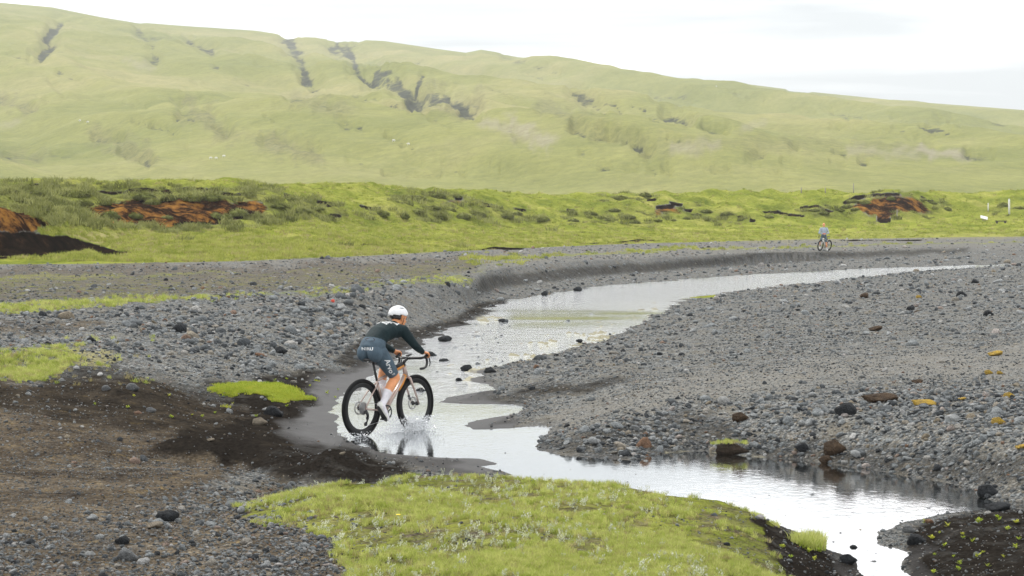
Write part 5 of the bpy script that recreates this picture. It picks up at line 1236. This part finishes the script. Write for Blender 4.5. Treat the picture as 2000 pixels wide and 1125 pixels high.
# ------------------------------------------------------------------ splash thrown up by the wheels
t = NT('spray_water')
gl = t.n('ShaderNodeBsdfGlossy'); gl.inputs['Roughness'].default_value = .08; gl.inputs['Color'].default_value = (1, 1, 1, 1)
tr = t.n('ShaderNodeBsdfTransparent'); tr.inputs['Color'].default_value = (.95, .97, .98, 1)
df = t.n('ShaderNodeBsdfDiffuse'); df.inputs['Color'].default_value = (.85, .88, .9, 1)
m1 = t.n('ShaderNodeMixShader'); m1.inputs[0].default_value = .5; t.l(gl.outputs[0], m1.inputs[1]); t.l(df.outputs[0], m1.inputs[2])
m2 = t.n('ShaderNodeMixShader'); m2.inputs[0].default_value = .68; t.l(tr.outputs[0], m2.inputs[1]); t.l(m1.outputs[0], m2.inputs[2]); t.l(m2.outputs[0], t.out.inputs[0])
M_SPRAY = t.m
r = np.random.default_rng(21); drops = []
def burst(n, c, spread, vmax, back, seed):
    q = np.random.default_rng(seed)
    for i in range(n):
        s = q.choice([-1, 1]); tt_ = q.random() ** .8 * .26; vx = q.normal(back, .55); vy = s * abs(q.normal(.75, .5)); vz = q.uniform(.35, 1) * vmax
        p = np.array(c) + np.array([q.normal(0, spread), s * .02, 0]) + np.array([vx, vy, vz]) * tt_; p[2] -= 4.9 * tt_ ** 2
        if p[2] > .004: drops.append((p, q.uniform(.0018, .0062) * (1.4 if q.random() < .08 else 1)))
burst(4200, (1.02, 0, .0), .15, 2.0, -.6, 31); burst(1500, (.80, 0, 0), .18, 1.2, -.7, 32); burst(420, (-.05, 0, 0), .10, 1.2, -.5, 33)
ib = bmesh.new(); bmesh.ops.create_icosphere(ib, subdivisions=1, radius=1); iv = np.array([v.co[:] for v in ib.verts]); it_ = np.array([[v.index for v in f.verts] for f in ib.faces]); ib.free()
V = np.concatenate([iv * np.array([s_, s_, s_ * 1.5]) + p for p, s_ in drops]); T = np.concatenate([it_ + k * len(iv) for k, _ in enumerate(drops)])
# thin torn sheets rising on both sides of the front wheel
sv, sf = [], []
for s in (1, -1):
    k0 = len(V) + len(sv); nx, nz_ = 40, 7
    for i in range(nx):
        f = i / (nx - 1); x = .72 + f * .50; env_ = math.sin(math.pi * min(1, f * 1.05)) ** .7; hgt_ = (.05 + .10 * env_) * (.7 + .5 * vnoise(np.array([f * 9.]), np.array([s * 3.]), 5)[0])
        for j in range(nz_):
            g = j / (nz_ - 1); sv.append((x - g * .07, s * (.03 + g * .14 * env_ + .012 * math.sin(i * 1.7 + j)), -.004 + hgt_ * g * (1.25 - .35 * g)))
    for i in range(nx - 1):
        for j in range(nz_ - 1):
            if vnoise(np.array([i * .8]), np.array([j * .9 + s * 20]), 9)[0] > .28 + .10 * j:
                a = k0 + i * nz_ + j; sf += [(a, a + 1, a + nz_), (a + 1, a + nz_ + 1, a + nz_)]
V = np.concatenate([V, np.array(sv)]); T = np.concatenate([T, np.array(sf)])
V4 = np.c_[V, np.ones(len(V))] @ np.array(RIDER_M).T; V4[:, 2] += .012
me = smooth(np_mesh('water_splash', V4[:, :3], T)); tag(obj('water_splash', me, M_SPRAY), 'spray of water thrown up by the front wheel', kind='stuff')

# ------------------------------------------------------------------ the man waiting on the far bank
pf = on_ground(1609, 490, 120, 175)
fx, fy, fz = pf.x, pf.y, pf.z
FARM = Matrix.Translation((fx, fy, fz)) @ Matrix.Rotation(R(-90), 4, 'Z')       # x axis points at the camera
man = place_root('person', FARM); tag(man, 'man in pale blue jersey standing astride a white bicycle, hands together', 'person')
M_PALE = cloth('jersey_pale_blue', (.36, .42, .48)); M_SHORT2 = cloth('shorts_blue_grey', (.10, .145, .175)); M_SKIN2 = plain('skin_warm', (.78, .34, .16), .55, 0, .06)
bm = bmesh.new()
ring_tube(bm, [(0, 0, .86), (0, 0, .93), (0, 0, 1.02), (.01, 0, 1.12), (.01, 0, 1.25), (0, 0, 1.38), (-.01, 0, 1.46)], [(.10, .08), (.165, .115), (.165, .11), (.15, .10), (.175, .115), (.18, .10), (.08, .06)], 18)
J2 = {}
for s in (1, -1):
    hip = (0, s * .09, .90)
    knee, ank = ((.02, .155, .48), (-.02, .19, .09)) if s > 0 else ((.10, -.235, .56), (-.08, -.22, .20))
    toe = (ank[0] + .17, ank[1] + s * .03, ank[2] - .055)
    limb(bm, [hip, lerp(hip, knee, .5), knee], [.092, .08, .058]); limb(bm, [knee, lerp(knee, ank, .3), ank], [.055, .056, .036]); limb(bm, [ank, toe], [.038, .028])
    sh, el, wr = (0, s * .19, 1.40), (.02, s * .30, 1.13), (.235, s * .075, 1.08)
    limb(bm, [(0, s * .1, 1.40), sh], [.07, .066]); limb(bm, [sh, el], [.06, .045]); limb(bm, [el, wr], [.044, .028]); hand(bm, wr, (.5, -.8 * s, 0), (0, 0, 1), (.8, .5 * s, 0), .45)
    J2[s] = (hip, knee, ank, toe, sh, el, wr)
limb(bm, [(-.01, 0, 1.44), (.01, 0, 1.54)], [.06, .055]); ball(bm, (.02, 0, 1.655), (.095, .077, .115)); limb(bm, [(.05, 0, 1.62), (.07, 0, 1.565)], [.06, .042]); limb(bm, [(.105, 0, 1.66), (.125, 0, 1.62)], [.012, .016], 8)
for s in (1, -1): limb(bm, [(.01, s * .078, 1.62), (.005, s * .088, 1.66)], [.011, .014], 8)
limb(bm, [(.095, -.022, 1.585), (.095, .022, 1.585)], [.010, .010], 8)
b2 = remesh(bm, .012, 4); b2.materials.append(M_SKIN2); obj('body', b2, None, man)
B2 = []; n2 = []
for s in (1, -1):
    hip, knee, ank, toe, sh, el, wr = J2[s]
    for nme, a, b, rr in (('thigh', hip, knee, .075), ('shin', knee, ank, .048), ('foot', ank, toe, .034), ('upper', sh, el, .054), ('fore', el, wr, .036), ('hand', wr, tuple(Vector(wr) + Vector((.05, -.09 * s, 0))), .03)): B2.append((a, b, rr)); n2.append((nme, s))
B2 += [((0, 0, .90), (0, 0, 1.03), .13), ((0, 0, 1.05), (0, 0, 1.40), .13), ((0, 0, 1.47), (.01, 0, 1.54), .055), ((.02, 0, 1.58), (.02, 0, 1.7), .09)]; n2 += [('pelvis', 0), ('trunk', 0), ('neck', 0), ('head', 0)]
co2 = np.empty(len(b2.vertices) * 3); b2.vertices.foreach_get('co', co2); co2 = co2.reshape(-1, 3)
i2, t2 = near_bone(co2, B2); k2 = np.array([q[0] for q in n2])[i2]; s2_ = np.array([q[1] for q in n2])[i2]
shell('jersey', b2, (np.isin(k2, ('trunk', 'pelvis')) & (co2[:, 2] > 1.0)) | (k2 == 'upper') | ((k2 == 'fore') & (t2 < .92)), .008, M_PALE, man)
shell('shorts', b2, (np.isin(k2, ('pelvis', 'trunk')) & (co2[:, 2] < 1.03)) | ((k2 == 'thigh') & (t2 < .85)), .006, M_SHORT2, man)
for s in (1, -1):
    shell('sock', b2, (s2_ == s) & (k2 == 'shin') & (t2 > .62), .006, M_SOCK, man)
    shell('shoe', b2, (s2_ == s) & (k2 == 'foot'), .012, M_SHOE, man)
for s in (1, -1):
    bm = bmesh.new(); ball(bm, (.108, s * .03, 1.665), (.012, .014, .010)); obj('eye', bm, plain('eye_brown', (.03, .02, .015), .2), man)
ph = bmesh.new(); bmesh.ops.create_cube(ph, size=1, matrix=Matrix.Translation((.275, 0, 1.08)) @ Matrix.Diagonal((.012, .14, .07, 1))); bmesh.ops.bevel(ph, geom=list(ph.edges), offset=.004, segments=1, affect='EDGES')
po = obj('phone', ph, plain('phone_red', (.45, .04, .04), .4)); po.matrix_world = FARM; tag(po, 'small red phone held by the man on the far bank', 'phone')
fm = NT('frame_white'); fm.bsdf(rgb(.75, .74, .70), .35, 0); M_WF = fm.m
BM2 = Matrix.Translation((fx, fy, fz)) @ Matrix.Rotation(R(-90 - 38), 4, 'Z') @ Matrix.Translation((-.52, 0, 0)) @ Matrix.Rotation(R(-9), 4, 'X')
make_bike('white_bicycle', BM2, (M_WF, M_WF, M_TYRE, M_RIM, M_BLACK, M_STEEL), 'white framed bicycle between the legs of the man on the far bank', 40, 16)

# ------------------------------------------------------------------ posts, sign, bench
M_POSTW = plain('weathered_white', (.62, .62, .58), .7, 0, .2, 8, .2); M_WOOD = plain('weathered_wood', (.26, .24, .20), .85, 0, .3, 10, .4); M_DARKW = plain('dark_wood', (.05, .045, .038), .85, 0, .3, 10, .3)
def post(px, py, hpx_, wpx, mat, label, y0, y1, group=None, name='fence_post'):
    p = on_ground(px, py, y0, y1); k = p.y / F; e = empty(name, p); tag(e, label, 'post', group); h = hpx_ * k; w = max(wpx * k, .06)
    bm = bmesh.new(); bmesh.ops.create_cone(bm, cap_ends=True, segments=10, radius1=w / 2, radius2=w / 2 * .92, depth=h + .3, matrix=Matrix.Translation((0, 0, h / 2 - .15))); fin(bm, 'shaft', mat, e)
    bm = bmesh.new(); bmesh.ops.create_cone(bm, cap_ends=True, segments=10, radius1=w / 2 * .95, radius2=w / 2 * .5, depth=w * .4, matrix=Matrix.Translation((0, 0, h + w * .2))); fin(bm, 'cap', mat, e)
    return e
post(1971, 418, 28, 4.2, M_POSTW, 'stout white post at the right edge of the meadow', 200, 300, name='marker_post')
post(1930, 413, 16, 2.2, M_POSTW, 'thin pale stake left of the stout white post', 200, 300, name='marker_stake')
post(1712, 434, 12, 2, M_WOOD, 'short grey fence post below the right red scar, left one', 180, 300, 'posts below the red scar')
post(1752, 428, 18, 2, M_WOOD, 'taller grey fence post below the right red scar, right one', 180, 300, 'posts below the red scar')
for px, h, lab in ((1565, 10, 'short thin fence post on the skyline of the terrace, leftmost of three'), (1612, 10, 'thin fence post on the terrace skyline, middle of three'), (1667, 18, 'tall thin pole on the terrace skyline, rightmost of three')):
    post(px, 377, h, 2.2, M_WOOD, lab, 240, 300, 'posts along the terrace skyline')
p = on_ground(1922, 432, 200, 240); k = p.y / F
sg = empty('information_sign', p); tag(sg, 'tilted white information board on a short post', 'sign')
bm = bmesh.new(); bmesh.ops.create_cube(bm, size=1, matrix=Matrix.Translation((0, 0, 7 * k)) @ Matrix.Rotation(R(14), 4, 'Y') @ Matrix.Rotation(R(38), 4, 'X') @ Matrix.Diagonal((14 * k, 9 * k, .05, 1))); fin(bm, 'board', plain('board_white', (.8, .8, .8), .5, 0, .03), sg, False)
bm = bmesh.new()
for q in (-2, 2): bmesh.ops.create_cone(bm, cap_ends=True, segments=8, radius1=.05, radius2=.05, depth=8 * k, matrix=Matrix.Translation((q * k, 0, 3 * k)))
fin(bm, 'legs', M_WOOD, sg)
p = on_ground(1955, 436, 200, 240); k = p.y / F
bn_ = empty('bench', p); tag(bn_, 'low dark wooden bench right of the information board', 'bench')
bm = bmesh.new(); bmesh.ops.create_cube(bm, size=1, matrix=Matrix.Translation((0, 0, 4.2 * k)) @ Matrix.Diagonal((22 * k, .38, .08, 1))); fin(bm, 'seat', M_DARKW, bn_, False)
for q in (-8, 8):
    bm = bmesh.new(); bmesh.ops.create_cube(bm, size=1, matrix=Matrix.Translation((q * k, 0, 1.8 * k)) @ Matrix.Diagonal((.14, .32, 4.4 * k, 1))); fin(bm, 'leg', M_DARKW, bn_, False)

# ------------------------------------------------------------------ sheep far up the hill
M_WOOL = plain('wool', (.78, .77, .72), .95, 0, .1, 6, .4); M_FACE = plain('sheep_face', (.5, .48, .44), .8)
def sheep(px, py, label, rz):
    p = hill_at(px, py); e = empty('sheep', p, rz); e.scale = (.62,) * 3; tag(e, label, 'sheep', 'sheep grazing on the hill')
    bm = bmesh.new(); ring_tube(bm, [(-.5, 0, .62), (-.42, 0, .64), (-.1, 0, .66), (.25, 0, .68), (.42, 0, .70), (.55, 0, .72)], [(.10, .1), (.22, .24), (.25, .27), (.24, .26), (.17, .2), (.1, .12)], 12)
    for s in (1, -1):
        for x, kx in ((-.34, .05), (.30, 0)): limb(bm, [(x, s * .13, .5), (x - kx, s * .13, .27), (x, s * .13, 0)], [.085, .05, .04], 8)
    limb(bm, [(.48, 0, .74), (.66, 0, .62), (.80, 0, .44)], [.12, .09, .06], 10)
    fin(bm, 'body', M_WOOL, e)
for px, py, lab, rz in ((412, 313, 'leftmost sheep of the small flock on the lower hill', .3), (424, 311, 'second sheep of the small flock on the lower hill', 2.8), (437, 307, 'rightmost sheep of the small flock on the lower hill', .1), (156, 239, 'left sheep of the pair on the upper left hillside', 3), (169, 238, 'right sheep of the pair on the upper left hillside', .4),
        (770, 279, 'left sheep of the pair below the middle scars', .2), (796, 277, 'right sheep of the pair below the middle scars', 2.9), (1138, 132, 'leftmost sheep high under the ridge', .3), (1165, 137, 'middle sheep high under the ridge', 2.7), (1207, 143, 'rightmost sheep high under the ridge', .1), (1399, 170, 'lone sheep high on the right of the ridge', .5)):
    sheep(px, py, lab, rz)
